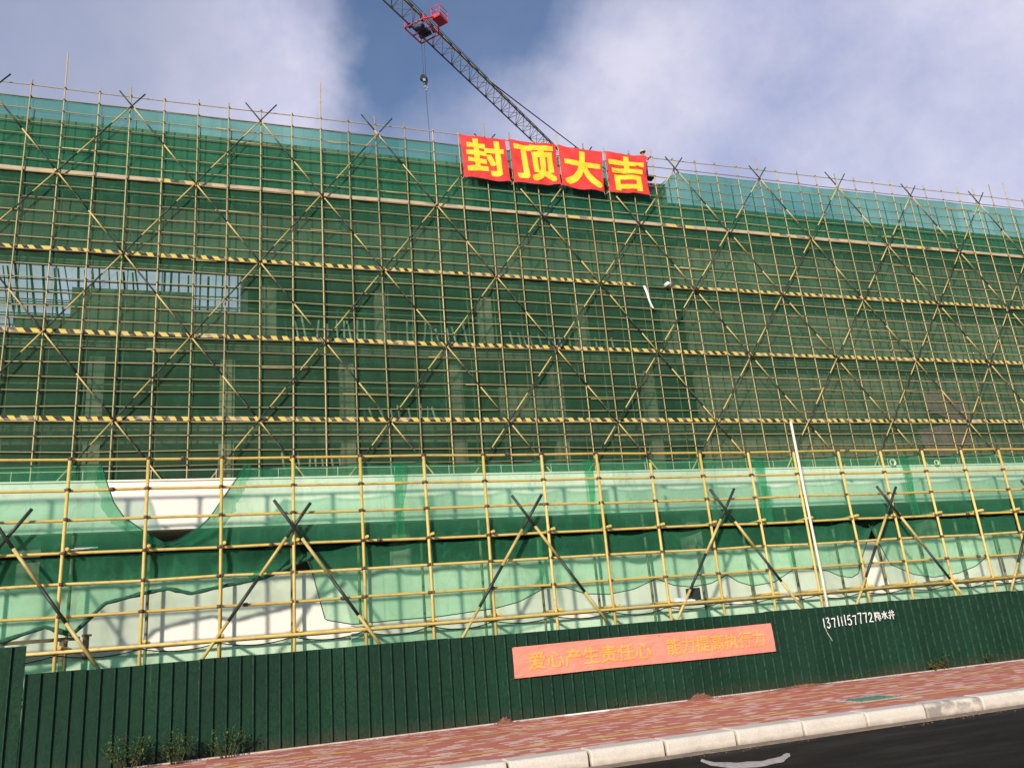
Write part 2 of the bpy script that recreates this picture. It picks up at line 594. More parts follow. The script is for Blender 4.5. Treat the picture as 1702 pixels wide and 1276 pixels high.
def empty(name, label, cat, group=None):
    o = bpy.data.objects.new(name, None)
    COL.objects.link(o)
    o.empty_display_size = 0.2
    return tag(o, label, cat, group)


def fbm(x, y, z=0.0):
    return mnoise.fractal(Vector((x, y, z)), 1.0, 2.0, 4)


def interp(pl, x):
    if x <= pl[0][0]:
        return pl[0][1]
    for (a, b), (c, d) in zip(pl, pl[1:]):
        if x <= c:
            return b + (d - b) * (x - a) / max(1e-9, c - a)
    return pl[-1][1]


# ------------------------------------------------------------------ setting: ground, road, pavement
def sheet(name, x0, x1, y0, y1, z, m, nx=1, ny=1):
    b = MB()
    for i in range(nx + 1):
        for j in range(ny + 1):
            b.v.append((x0 + (x1 - x0) * i / nx, y0 + (y1 - y0) * j / ny, z))
    for i in range(nx):
        for j in range(ny):
            a = i * (ny + 1) + j
            b.f.append((a, a + ny + 1, a + ny + 2, a + 1))
            b.mi.append(0)
            b.sm.append(False)
    return tag(b.build(name, m), kind='structure')


PAV_F, PAV_B = -26.02, -20.78
sheet('ground', -1500, 1500, -1500, 1500, -0.26, M['ground'])
sheet('road', -120, 160, -62, -26.60, -0.222, M['asphalt'])
b = MB()
b.box((-60, PAV_F, -0.25), (110, PAV_B, 0.0))
tag(b.build('pavement', M['paving']), kind='structure')
b = MB()
b.box((-60, -26.68, -0.255), (110, -26.39, -0.212))
tag(b.build('gutter', M['gutter']), kind='structure')
b = MB()
b.box((-60, PAV_B, -0.25), (110, PAV_B + 0.06, 0.022))
tag(b.build('pavement_edging', M['edging']), kind='structure')
b = MB()
nx = 400
for i in range(nx + 1):
    x = -40 + 120 * i / nx
    for j in range(5):
        y = PAV_B + 0.06 + 0.9 * j / 4
        b.v.append((x, y, -0.01 + 0.035 * max(0, fbm(x * 1.7, y * 3)) + (0.012 if j == 2 else 0)))
for i in range(nx):
    for j in range(4):
        a = i * 5 + j
        b.f.append((a, a + 5, a + 6, a + 1))
        b.mi.append(0)
        b.sm.append(True)
tag(b.build('soil', M['soil']), kind='structure')
sheet('tactile_paving', -60, 110, -22.66, -22.42, 0.004, M['tactile'])
sheet('tactile_paving', -60, 110, -25.24, -25.06, 0.004, M['tactile'])

# kerb stones, one by one
L_K = 1.160
x = 11.33 - 6 * 1.2
idx = 0
while x < 32:
    b = MB()
    y0, y1 = -26.40, PAV_F - 0.003
    r = 0.055
    dz = RND.uniform(-0.004, 0.006)
    prof = [(y1, -0.25), (y0, -0.25), (y0, -0.085)] + [(y0 + r - r * math.cos(a), -0.085 + 0.085 * math.sin(a)) for a in
                                                       (0.35, 0.75, 1.15, 1.57)] + [(y1, 0.004)]
    e = 0.012
    n = len(prof)
    rings = [(x, .93), (x + e * 1.6, 1.0), (x + L_K - e * 1.6, 1.0), (x + L_K, .93)]
    vs = []
    for rx, sc in rings:
        for (py, pz) in prof:
            vs.append((rx, y1 + (py - y1) * sc, -0.25 + (pz + 0.25 + dz) * sc))
    fs = []
    for i in range(3):
        for k in range(n):
            k2 = (k + 1) % n
            fs.append((i * n + k, (i + 1) * n + k, (i + 1) * n + k2, i * n + k2))
    fs.append(tuple(range(n)))
    fs.append(tuple(range(3 * n, 4 * n))[::-1])
    b.add(vs, fs)
    stained = abs(x - 18.5) < 0.6
    weathered = 20.4 < x < 21.4
    o = b.build('kerb_stone', M['granite_stained'] if (stained or weathered) else M['granite'])
    if stained:
        tag(o, 'pale kerb stone with a grey damp stain, right of the green cover', 'kerb stone', 'kerb stones along the road')
    elif weathered:
        tag(o, 'browner weathered kerb stone at the right edge of the photo', 'kerb stone', 'kerb stones along the road')
    else:
        tag(o, 'clean pale granite kerb stone between red brick pavement and dark road', 'kerb stone', 'kerb stones along the road')
    x += 1.2
    idx += 1

# green cover in the pavement
b = MB()
b.box((18.42, -25.02, 0.001), (19.28, -24.42, 0.012))
for i in range(8):
    b.box((18.47 + i * 0.1, -24.98, 0.012), (18.51 + i * 0.1, -24.46, 0.018))
o = b.build('drain_cover', M['cover'])
tag(o, 'green painted rectangular cover set in the red brick pavement', 'cover')
# rough mortar rim round it
b = MB()
b.box((18.34, -25.10, 0.0005), (19.36, -24.34, 0.0035))
for i in range(40):
    t = i / 40
    per = 2 * (0.98 + 0.72)
    s = t * per
    if s < 0.98:
        px, py = 18.36 + s, -25.08
    elif s < 1.70:
        px, py = 19.34, -25.08 + s - 0.98
    elif s < 2.68:
        px, py = 19.34 - (s - 1.70), -24.36
    else:
        px, py = 18.36, -24.36 - (s - 2.68)
    q = RND.uniform(0.02, 0.045)
    b.box((px - q, py - q, 0.001), (px + q, py + q, 0.006 + RND.random() * .01))
b.build('mortar_rim', M['cement'], o)

# crescent of spilled cement on the road
b = MB()
vs = []
N = 44
UPE = [[13.89, -27.08], [13.86, -27.47], [14.04, -27.78], [14.32, -27.91], [14.67, -27.81], [14.92, -27.62]]
LOE = [[13.79, -27.21], [13.68, -27.62], [13.75, -28.09], [14.04, -28.24], [14.43, -28.14], [14.77, -27.85]]
for i in range(N + 1):
    t = i / N
    def along(pl):
        q = t * (len(pl) - 1)
        k = min(len(pl) - 2, int(q))
        return [pl[k][d] + (pl[k + 1][d] - pl[k][d]) * (q - k) for d in (0, 1)]
    a, c = along(UPE), along(LOE)
    e1 = 0.035 * fbm(t * 9, 1.3)
    e2 = 0.035 * fbm(t * 9, 7.7)
    vs += [(c[0], c[1] + e1, -0.2215), ((a[0] + c[0]) / 2, (a[1] + c[1]) / 2, -0.203), (a[0], a[1] + .06 + e2, -0.2215)]
fs = []
for i in range(N):
    for j in range(2):
        a = i * 3 + j
        fs.append((a, a + 3, a + 4, a + 1))
b.add(vs, fs, 0, True)
tag(b.build('cement_spill', M['cement']), 'pale crescent of dried cement spilled on the black road', 'cement spill')

# ------------------------------------------------------------------ fence (hoarding)
YF = -20.6
RIB = 0.2415
X_F0 = 4.30


def fence_profile(x, base):
    """front y of the hoarding at x"""
    u = (x - base) % RIB
    if u < 0.008:
        return YF - 0.042 * (u / 0.008)
    if u < 0.024:
        return YF - 0.042
    if u < 0.034:
        return YF - 0.042 * (1 - (u - 0.024) / 0.010)
    return YF


def paint_y(x):
    return YF - 0.049


def fence_panel(parent, x0, nrib, ztop, base):
    b = MB()
    xs = []
    for k in range(nrib):
        r0 = x0 + k * RIB
        xs += [r0, r0 + 0.008, r0 + 0.024, r0 + 0.034, r0 + 0.14]
    xs.append(x0 + nrib * RIB - 0.002)
    dz = RND.uniform(-0.012, 0.012)
    dy = RND.uniform(-0.006, 0.006)
    wob = 0.014
    if 20.4 < x0 < 24.2:
        dy, wob = 0.0, 0.0
    vs = []
    for xx in xs:
        y = fence_profile(xx + 1e-6, base) + dy
        for z in (-0.05, 0.6, 1.2, ztop + dz):
            vs.append((xx, y + wob * fbm(xx * .9, z * .9, 3), z))
    n = len(xs)
    for xx in xs:
        for z in (-0.05, ztop + dz):
            vs.append((xx, YF + 0.02, z))
    fs = []
    for i in range(n - 1):
        for j in range(3):
            a = i * 4 + j
            fs.append((a, a + 4, a + 5, a + 1))
        fs.append((i * 4 + 3, i * 4 + 7, 4 * n + (i + 1) * 2 + 1, 4 * n + i * 2 + 1))
        fs.append((4 * n + i * 2, 4 * n + i * 2 + 1, 4 * n + (i + 1) * 2 + 1, 4 * n + (i + 1) * 2))
    b.add(vs, fs)
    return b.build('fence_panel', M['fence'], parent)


fence = empty('hoarding_fence', 'long dark green ribbed hoarding fence behind the red brick pavement', 'fence')
fence.location = (0, 0, 0)
X = X_F0
while X < 44:
    fence_panel(fence, X, 4, 1.735, X_F0)
    X += 4 * RIB
b = MB()
b.box((X_F0, YF + 0.03, 0.5), (44, YF + 0.07, 0.56))
b.box((X_F0, YF + 0.03, 1.5), (44, YF + 0.07, 1.56))
b.build('fence_rail', M['iron'], fence)
tall = empty('hoarding_fence', 'taller green hoarding section at the left end of the fence', 'fence')
for k in range(12):
    fence_panel(tall, X_F0 - 0.01 - (k + 1) * 4 * RIB, 4, 2.21, X_F0 - 0.01)
b = MB()
b.box((-7.3, YF + 0.03, 0.5), (4.27, YF + 0.07, 0.56))
b.box((-7.3, YF + 0.03, 1.9), (4.27, YF + 0.07, 1.96))
b.build('fence_rail', M['iron'], tall)

# spray painted number on the fence
strokes = []


def stroke(pts, x0, z0, sx, sz):
    strokes.append([(x0 + p[0] * sx, z0 + p[1] * sz) for p in pts])


DIG = {
    '1': [[(0.5, 1), (0.45, 0)]],
    '3': [[(0.1, .95), (.6, 1), (.75, .8), (.35, .58), (.8, .45), (.8, .15), (.45, 0), (.05, .15)]],
    '5': [[(.9, 1), (.3, .97), (.15, .55), (.6, .65), (.9, .4), (.8, .1), (.4, 0), (.05, .15)]],
    '7': [[(0, .95), (.85, 1), (.6, .5), (.5, 0)]],
    '2': [[(.05, .75), (.3, 1), (.75, .9), (.7, .55), (.3, .25), (0, .05), (.5, .08), (1, .02)]],
}
gx, gz = 21.32, 1.235
for ch in '13711157772':
    wd = 0.10 if ch == '1' else 0.165
    hh = RND.uniform(0.21, 0.25)
    for s in DIG[ch]:
        stroke(s, gx, gz + RND.uniform(-.01, .01), wd * .78, hh)
    gx += wd * 0.97 + 0.004
    gz += 0.0035
HAN = {
    '降': [[(.05, 1), (.05, -.05)], [(.05, .95), (.3, .9), (.18, .65), (.32, .45), (.08, .4)], [(.55, 1), (.4, .75)], [(.5, .9), (.85, .85), (.45, .5)],
          [(.55, .75), (.95, .48)], [(.4, .38), (.95, .4)], [(.45, .2), (1, .2)], [(.7, .5), (.7, -.1)]],
    '水': [[(.5, 1), (.5, .05), (.35, .12)], [(.05, .7), (.38, .68), (.05, .2)], [(.9, .8), (.58, .55), (1, .1)]],
    '井': [[(.05, .7), (.95, .74)], [(0, .4), (1, .42)], [(.35, 1), (.32, .4), (.1, -.05)], [(.68, 1), (.68, -.1)]],
}
gx += 0.02
for ch in '降水井':
    for s in HAN[ch]:
        stroke(s, gx, gz + 0.03, 0.19, 0.20)
    gx += 0.215
    gz += 0.008
strokes.append([(21.36, 1.27), (21.40, 1.12), (21.46, 1.02), (21.50, .93)])
b = MB()
for si, pl in enumerate(strokes):
    fine = []
    for (a, c) in zip(pl, pl[1:]):
        n = max(2, int(math.dist(a, c) / 0.012))
        fine += [(a[0] + (c[0] - a[0]) * i / n, a[1] + (c[1] - a[1]) * i / n) for i in range(n)]
    fine.append(pl[-1])
    last = si == len(strokes) - 1
    prev = None
    for i, p in enumerate(fine):
        q0 = fine[max(0, i - 1)]
        q1 = fine[min(len(fine) - 1, i + 1)]
        d = Vector((q1[0] - q0[0], q1[1] - q0[1])).normalized()
        wv_ = (0.005 if last else 0.0125) * (1 + 0.4 * fbm(p[0] * 20, p[1] * 20))
        nx_, nz_ = -d.y * wv_, d.x * wv_
        l = (p[0] + nx_, paint_y(p[0] + nx_), p[1] + nz_)
        r_ = (p[0] - nx_, paint_y(p[0] - nx_), p[1] - nz_)
        if prev:
            b.add([prev[0], prev[1], r_, l], [(0, 1, 2, 3)])
        prev = (l, r_)
b.build('painted_number', M['spray'], fence)


# ------------------------------------------------------------------ lettering
def text_mesh(txt, size, emb, spacing=1.0):
    c = bpy.data.curves.new('lettering', 'FONT')
    c.body = txt
    c.size = size
    c.offset = emb
    c.align_x = 'LEFT'
    c.space_character = spacing
    c.resolution_u = 3
    o = bpy.data.objects.new('lettering', c)
    COL.objects.link(o)
    bpy.context.view_layer.update()
    dg = bpy.context.evaluated_depsgraph_get()
    me = bpy.data.meshes.new_from_object(o.evaluated_get(dg))
    bpy.data.objects.remove(o)
    bpy.data.curves.remove(c)
    me.materials.clear()
    return me


def fit_text(txt, emb, x0, x1, z0, z1, yfun, m, parent, name='lettering', shear=None):
    """lettering laid on a cloth; bold weight comes from copies shifted by emb, each a hair in front of the last"""
    import bmesh
    me = text_mesh(txt, 1.0, 0.0)
    bm = bmesh.new()
    bm.from_mesh(me)
    bmesh.ops.triangulate(bm, faces=bm.faces[:])
    es = [e for e in bm.edges if e.calc_length() > 0.10]
    if es:
        bmesh.ops.subdivide_edges(bm, edges=es, cuts=2)
    bmesh.ops.triangulate(bm, faces=bm.faces[:])
    pv_ = [(v.co.x, v.co.y) for v in bm.verts]
    bm.verts.index_update()
    pf = [tuple(v.index for v in f.verts) for f in bm.faces]
    bm.free()
    ax, bx = min(p[0] for p in pv_) - emb, max(p[0] for p in pv_) + emb
    ay, by = min(p[1] for p in pv_) - emb, max(p[1] for p in pv_) + emb
    b = MB()
    offs = [(0, 0)] + [(emb * i_, emb * j_) for i_ in (-1, 0, 1) for j_ in (-1, 0, 1) if i_ or j_]
    for c_, (ox, oy) in enumerate(offs):
        vs = []
        for (px_, py_) in pv_:
            u = (px_ + ox - ax) / (bx - ax)
            q = (py_ + oy - ay) / (by - ay)
            X_, Z_ = (x0 + u * (x1 - x0), z0 + q * (z1 - z0)) if shear is None else shear(u, q)
            vs.append((X_, yfun(X_, Z_) - 0.0006 * c_, Z_))
        b.add(vs, pf)
    bpy.data.meshes.remove(me)
    return b.build(name, m, parent)


# slogan banner tied flat on the fence
def slogan_y(x, z):
    return YF - 0.060 + 0.008 * math.sin(x * 2.1 + z * 7) + 0.010 * fbm(x * .6, z * 6, 5)


sl = MB()
NX, NZ = 130, 10
for i in range(NX + 1):
    xx = 13.39 + 6.47 * i / NX
    for j in range(NZ + 1):
        zz = 0.83 + (0.62 + 0.012 * i / NX) * j / NZ + 0.005 * math.sin(xx * 1.3)
        sl.v.append((xx, slogan_y(xx, zz), zz))
for i in range(NX):
    for j in range(NZ):
        a = i * (NZ + 1) + j
        sl.f.append((a, a + NZ + 1, a + NZ + 2, a + 1))
        sl.mi.append(0)
        sl.sm.append(True)
so = sl.build('slogan_banner', M['slogan_cloth'])
tag(so, 'long salmon pink banner with faded orange characters tied on the green fence', 'banner')
fit_text('爱心产生责任心', 0.020, 13.72, 16.62, 0.955, 1.315, lambda x, z: slogan_y(x, z) - 0.012, M['slogan_print'], so)
fit_text('能力提高执行力', 0.020, 17.02, 19.60, 0.975, 1.335, lambda x, z: slogan_y(x, z) - 0.012, M['slogan_print'], so)
b = MB()
for (xx, zz) in ((13.42, .85), (13.42, 1.43), (19.84, .86), (19.84, 1.45)):
    s = -1 if xx < 15 else 1
    b.tube([(xx, slogan_y(xx, zz) - .004, zz), (xx + s * .12, YF - 0.035, zz + (.06 if zz > 1 else -.05))], 0.004, 5)
b.build('tie_cord', M['rope'], so)

# ------------------------------------------------------------------ scaffolds
Z0 = 12.16
STEP = 0.662
rowz = lambda j: Z0 + STEP * j
ROOF = 4.9            # podium roof the tall scaffold stands on
R_UP = 0.032


def coupler_mesh(r, name, m):
    b = MB()
    b.tube([(0, 0, -r * 1.1), (0, 0, r * 1.1)], r * 1.5, 8)
    b.tube([(-r * 1.5, r * 1.9, 0), (r * 1.5, r * 1.9, 0)], r * 1.45, 8)
    b.box((r * 1.3, -r * .5, -r * .7), (r * 2.3, r * 1.4, r * .7))
    me = b.build(name, m)
    mesh = me.data
    bpy.data.objects.remove(me)
    return mesh


def couplers(parent, pts, mesh, m):
    pts = sorted(pts, key=lambda p: (Vector(p) - CAM).length)
    for p in pts[:100]:
        o = link('coupler', mesh, parent)
        o.location = p
        o.rotation_euler = (0, RND.choice((0, math.pi)), 0)
    b = MB()
    vs0 = [v.co.copy() for v in mesh.vertices]
    fs0 = [tuple(p.vertices) for p in mesh.polygons]
    for p in pts[100:]:
        b.add([v + Vector(p) for v in vs0], fs0)
    if pts[100:]:
        tag(b.build('couplers', m, parent), kind='stuff')


def brace(parent, a, c, seg, r, first_dark=True):
    """one scissor tube painted in dark and yellow lengths"""
    a, c = Vector(a), Vector(c)
    Ltot = (c - a).length
    d = (c - a).normalized()
    b = MB()
    s = 0
    dark = first_dark
    while s < Ltot - 0.01:
        e = min(Ltot, s + seg * RND.uniform(0.88, 1.12))
        b.tube([a + d * s, a + d * e], r, 8, 1 if dark else 0)
        s = e
        dark = not dark
    return b.build('brace', [M['brace_yellow'], M['brace_dark']], parent)


up = empty('tall_scaffold', 'tall tube scaffold of thin yellow poles and crossing braces against the green netted building', 'scaffold')
I0, I1 = -7, 46
tops = {0: 2.0, 8: 2.2, 14: 0.9, 26: 0.8, 37: 0.5, 39: 1.0, 40: 1.3, 17: .9}
cps = []
for i in range(I0, I1 + 1):
    xx = 1.5 * i + RND.uniform(-.04, .04)
    extra = tops.get(i, RND.choice((0.12, 0.25, 0.35, 0.5)))
    tilt = RND.gauss(0, .05)
    b = MB()
    ztop = rowz(25) + extra
    zs = [ROOF, 9 + RND.random(), 15 + RND.random(), 21 + RND.random(), rowz(25), ztop]
    pts = [(xx + tilt * (z - ROOF) / 24 + RND.uniform(-.015, .015), RND.uniform(-.006, .006), z) for z in zs]
    pts[-1] = (pts[-2][0] + tilt * .3 + RND.uniform(-.03, .03) * extra, pts[-2][1], ztop)
    b.tube(pts, R_UP * RND.uniform(.88, 1.1), 7)
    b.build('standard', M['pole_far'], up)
    for j in range(-10, 26):
        cps.append((xx + tilt * (rowz(j) - ROOF) / 24, 0.0, rowz(j)))
for i in range(I0, I1 + 1):
    b = MB()
    b.tube([(1.5 * i + .1, 0.98, ROOF), (1.5 * i + .1, 0.98, rowz(24))], 0.03, 6)
    b.build('standard', M['inner_pole'], up)
for j in range(-10, 26):
    b = MB()
    z = rowz(j) + RND.uniform(-.02, .02)
    pts = [(1.5 * i, 0.066 + RND.uniform(-.004, .004), z + RND.uniform(-.032, .032)) for i in range(I0, I1 + 1, 2)]
    pts[0] = (pts[0][0] - .4, pts[0][1], pts[0][2])
    b.tube(pts, 0.0265, 7)
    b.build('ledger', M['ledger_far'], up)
for j in range(-9, 24, 3):
    b = MB()
    b.tube([(1.5 * I0, 1.05, rowz(j)), (1.5 * I1, 1.05, rowz(j))], 0.028, 6)
    b.build('ledger', M['inner_pole'], up)
for q in range(44):
    j = RND.randrange(-2, 25)
    xx = RND.uniform(-3, 58)
    b = MB()
    sgn = RND.choice((-1, 1))
    z = rowz(j) + .05 * sgn
    b.tube([(xx, 0.064, z), (xx + RND.uniform(1.0, 2.6), 0.068, z + RND.uniform(-.03, .03))], 0.025, 7)
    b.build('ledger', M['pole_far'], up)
couplers(up, cps, coupler_mesh(0.026, 'coupler', M['iron']), M['iron'])
# scissor braces: cross at every striped board, four bays apart
SL = 3.0 / (6 * STEP)
for i in range(-8, 60, 4):
    zt = rowz(24)
    xt = 1.5 * (i + 2)
    ov = RND.uniform(0.75, 1.15)
    for sgn, y in ((1, -0.145), (-1, -0.072)):
        dirv = Vector((sgn * SL, 0, 1))
        ztop = zt + ov * RND.uniform(.85, 1.1)
        a = Vector((xt + sgn * SL * (ztop - zt), y, ztop))
        zb = 8.3 - RND.random()
        c = Vector((xt + sgn * SL * (zb - zt), y, zb))
        # clip to the ends of the scaffold
        lo, hi = 1.5 * I0 - .6, 1.5 * I1 + .6
        if sgn > 0 and c.x < lo:
            c = a + (c - a) * ((a.x - lo) / (a.x - c.x)) if a.x > lo else None
        elif sgn < 0 and c.x > hi:
            c = a + (c - a) * ((hi - a.x) / (c.x - a.x)) if a.x < hi else None
        if c is None or a.x > hi + 1 or a.x < lo - 1:
            continue
        brace(up, a, c, 1.25, 0.036)
# lower left / right runs whose tops lie beyond the ends
for i in range(I1 + 2, I1 + 18, 4):
    zt = rowz(24)
    xt = 1.5 * (i - (I1 + 2)) + 1.5 * I1 + 3
    hi = 1.5 * I1 + .3
    zz = zt - (xt - hi) / SL
    if zz > 9.5:
        brace(up, (hi, -0.145, zz), (hi - SL * (zz - 8), -0.145, 8.0), 1.25, 0.036)
# toe boards and the platforms behind them
def board(name, x0, x1, z, h, m, y=0.096, th=0.016):
    b = MB()
    n = max(2, int((x1 - x0) / 1.5))
    vs = []
    for k in range(n + 1):
        xx = x0 + (x1 - x0) * k / n
        dz = RND.uniform(-.02, .02)
        dy = RND.uniform(0, .01)
        vs += [(xx, y + dy, z + dz), (xx, y + dy, z + h + dz), (xx, y + dy + th, z + h + dz), (xx, y + dy + th, z + dz)]
    fs = []
    for k in range(n):
        for q in range(4):
            q2 = (q + 1) % 4
            fs.append((k * 4 + q, k * 4 + q2, k * 4 + 4 + q2, k * 4 + 4 + q))
    fs += [(0, 3, 2, 1), (n * 4, n * 4 + 1, n * 4 + 2, n * 4 + 3)]
    b.add(vs, fs)
    return b.build(name, m, up)


XA, XB = 1.5 * I0, 1.5 * I1
for j, m in ((0, 'toe'), (6, 'toe')):
    board('toe_board', XA, XB, rowz(j) + 0.035, 0.20, M[m])
board('toe_board', XA, 29.3, rowz(12) + 0.035, 0.20, M['toe'])
board('toe_board', 31.3, XB, rowz(12) + 0.035, 0.20, M['toe'])
board('toe_board', XA, XB, rowz(18) + 0.035, 0.19, M['toe_faded'])
board('toe_board', XA, XB, rowz(-6) + 0.035, 0.2, M['toe'])
for j in (-6, 0, 6, 12, 18):
    b = MB()
    b.box((XA, 0.20, rowz(j) + .04), (XB, 0.90, rowz(j) + .085))
    b.build('platform', M['timber'], up)
b = MB()
b.box((29.6, 0.30, 27.60), (31.85, 0.92, 27.64))
b.build('platform', M['timber'], up)

# ---- lower scaffold
low = empty('low_scaffold', 'nearer low scaffold of thick yellow tubes standing behind the green fence', 'scaffold')
YL, XK = -19.252, 4.526
LZ = [5.952, 5.304, 4.692, 4.010, 3.401, 2.782, 2.110, 1.30, 0.55]
R_LO = 0.035
cps = []
K0, K1 = -6, 24
for k in range(K0, K1 + 1):
    xx = XK + 1.5 * k + RND.uniform(-.02, .02)
    top = 5.68 if k == 9 else (5.952 + (0.02 if k in (0, 1, 2, 12) else RND.uniform(0, .05)))
    b = MB()
    lean = RND.uniform(-.03, .03)
    b.tube([(xx, YL, 0), (xx + lean, YL + RND.uniform(-.02, .02), 3), (xx, YL, top)], R_LO, 10)
    b.build('standard', M['pole'], low)
    b = MB()
    b.tube([(xx + .03, -18.36, 0), (xx + .03, -18.36, 4.1 if k % 3 else 4.5)], 0.034, 8)
    b.build('standard', M['inner_pole'], low)
    for m_, z in enumerate(LZ[:7]):
        cps.append((xx, YL, z))
        if RND.random() < 0.07:
            cps.append((xx + RND.uniform(.3, 1.2), YL + 0.02, z))
    for z in (4.05, 2.16):
        b = MB()
        b.tube([(xx + .085, YL - RND.uniform(.10, .18), z + .03), (xx + .085, -18.10 - RND.random() * .05, z + .03)], 0.034, 8)
        b.build('transom', M['pole'], low)
for m_, z in enumerate(LZ):
    for y, rr, mm in ((YL + 0.078, 0.031, 'pole'), (-18.29, 0.030, 'inner_pole')):
        if mm == 'inner_pole' and m_ in (0, 1, 2, 3, 4, 5):
            continue
        b = MB()
        pts = []
        for k in range(K0, K1 + 1):
            pts.append((XK + 1.5 * k, y + RND.uniform(-.006, .006), z + RND.uniform(-.014, .014)))
        pts[0] = (pts[0][0] - .5, *pts[0][1:])
        pts[-1] = (pts[-1][0] + .6, *pts[-1][1:])
        b.tube(pts, rr, 9)
        b.build('ledger', M[mm], low)
# doubled rail on the lowest visible level
b = MB()
b.tube([(XK + 1.5 * K0, YL - 0.09, LZ[6] + 0.02), (XK + 1.5 * 4, YL - 0.09, LZ[6] - 0.02), (XK + 1.5 * K1, YL - 0.09, LZ[6] + .03)], 0.036, 9)
b.build('ledger', M['pole'], low)
couplers(low, cps, coupler_mesh(0.029, 'coupler', M['iron']), M['iron'])
for cx in (-7.4, -1.9, 3.53, 9.02, 14.49, 19.94, 25.35, 30.8, 36.2):
    j = RND.uniform(-.03, .03)
    t1, t2 = RND.uniform(.5, .62), RND.uniform(.5, .64)
    zc = 4.33
    brace(low, (cx - .69 * t1 + j, YL - 0.165, zc + t1), (cx + .69 * 4.3 + j, YL - 0.165, 0.03), 1.0, 0.036)
    brace(low, (cx + .70 * t2, YL - 0.085, zc + t2), (cx - .70 * 4.3, YL - 0.085, 0.03), 1.0, 0.036)

# white plastic downpipe strapped in front of the low scaffold
b = MB()
b.tube([(22.46, YL - 0.24, 0.0), (22.47, YL - 0.25, 2.5), (22.44, YL - 0.24, 4.6), (22.43, YL - 0.24, 6.74)], 0.036, 12)
o = b.build('white_pipe', M['white_paint'])
tag(o, 'long white plastic pipe standing upright against the low scaffold', 'pipe')

# ------------------------------------------------------------------ building
bld = empty('unfinished_building', 'unfinished concrete building behind green netting, with a white plastered ground storey', 'building')
BX0, BX1 = -14.0, 74.0
YW = -18.0


def part(name, m, boxes, parent=bld):
    b = MB()
    for bx in boxes:
        b.box(*bx)
    return b.build(name, M[m], parent)


# ground storey
part('parapet', 'white_wall', [((BX0, YW, 4.61), (BX1, YW + 0.25, 5.71))])
part('parapet_coping', 'white_wall', [((BX0, YW - 0.03, 5.713), (BX1, YW + 0.28, 5.75))])
part('podium_roof', 'slab', [((BX0, YW + 0.253, 4.60), (BX1, 16, ROOF))])
part('ground_wall', 'white_wall', [((BX0, YW, -0.1), (BX1, YW + 0.22, 3.50))])
part('wall_sill', 'white_wall', [((BX0, YW - 0.04, 3.503), (BX1, YW + 0.26, 3.54))])
part('recess_wall', 'concrete_dark', [((BX0, -13.2, -0.1), (BX1, -13.0, 4.597))])
for cx in (-4.5, 3.6, 11.77, 20.08, 28.52, 36.9, 45.2):
    part('column', 'concrete', [((cx - .22, YW + .5, 3.543), (cx + .22, YW + .95, 4.597))])
# upper storeys
YB = 1.3
FL = [8.15, 12.1, 16.05, 20.05, 24.0]
for z in FL[:3]:
    part('floor_slab', 'slab', [((BX0, YB + .31, z - .16), (BX1, 15, z))])
part('floor_slab', 'slab', [((8.3, YB + .31, 19.9), (BX1, 15, 20.05))])
part('floor_slab', 'slab', [((8.3, YB + .31, 23.85), (BX1, 15, 24.0))])
part('roof_slab', 'slab', [((8.3, YB + .36, 26.2), (BX1, 15, 26.4))])
# edge beams
part('beam', 'concrete', [((BX0, YB, 15.55), (33.0, YB + .3, 16.35))])
part('beam', 'concrete', [((BX0, YB, 11.45), (33.0, YB + .3, 12.30))])
part('beam', 'concrete', [((BX0, YB, 7.55), (33.0, YB + .3, 8.3))])
part('beam', 'concrete', [((BX0, YB - .02, 20.06), (33.0, YB + .3, 21.0))])
part('upper_wall', 'concrete_dark', [((BX0, YB + .05, 21.003), (33.0, YB + .3, 24.3))])
part('upper_wall', 'concrete', [((BX0, YB, 24.303), (33.0, YB + .3, 27.75))])
part('solid_wall', 'concrete', [((33.003, YB - .03, ROOF + .003), (BX1, YB + .3, 26.45))])
part('lower_wall', 'concrete_dark', [((BX0, YB + .06, ROOF + .003), (33.0, YB + .28, 7.547))])
for cx in (-7.3, -1.8, 3.9, 9.5, 15.1, 20.7, 26.3, 31.9):
    for z0, z1 in ((16.353, 20.057), (12.303, 15.547), (8.303, 11.447)):
        if z0 > 16 and cx < 8:
            continue
        cxx = cx + (-1.9 if z0 < 16 else 0)
        part('column', 'concrete', [((cxx - .34, YB - .01, z0), (cxx + .34, YB + .5, z1))])
# infill low walls under the openings
part('infill_wall', 'concrete_dark', [((0.75, YB + .06, 16.353), (6.0, YB + .25, 18.95))])
part('infill_wall', 'concrete_dark', [((BX0, YB + .06, 16.353), (-2.2, YB + .25, 17.5)), ((-1.4, YB + .06, 16.353), (0.747, YB + .25, 17.5)), ((6.003, YB + .06, 16.353), (9.15, YB + .25, 18.05))])
part('infill_wall', 'concrete_dark', [((21.1, YB + .06, 12.303), (24.0, YB + .25, 14.4))])
part('infill_wall', 'concrete_dark', [((10.0, YB + .06, 8.303), (30.0, YB + .25, 10.2))])
part('rear_wall', 'concrete_dark', [((8.3, 14.6, ROOF), (BX1, 14.9, 26.2)), ((BX0, 14.6, ROOF), (8.297, 14.9, 15.8))])
part('side_wall', 'concrete_dark', [((8.303, YB + .32, 16.07), (8.5, 14.5, 26.18))])
# shoring props behind the openings
def prop(a, c, m='prop', r=0.045):
    b = MB()
    b.tube([a, c], r, 6)
    return b.build('shoring_prop', M[m], bld)


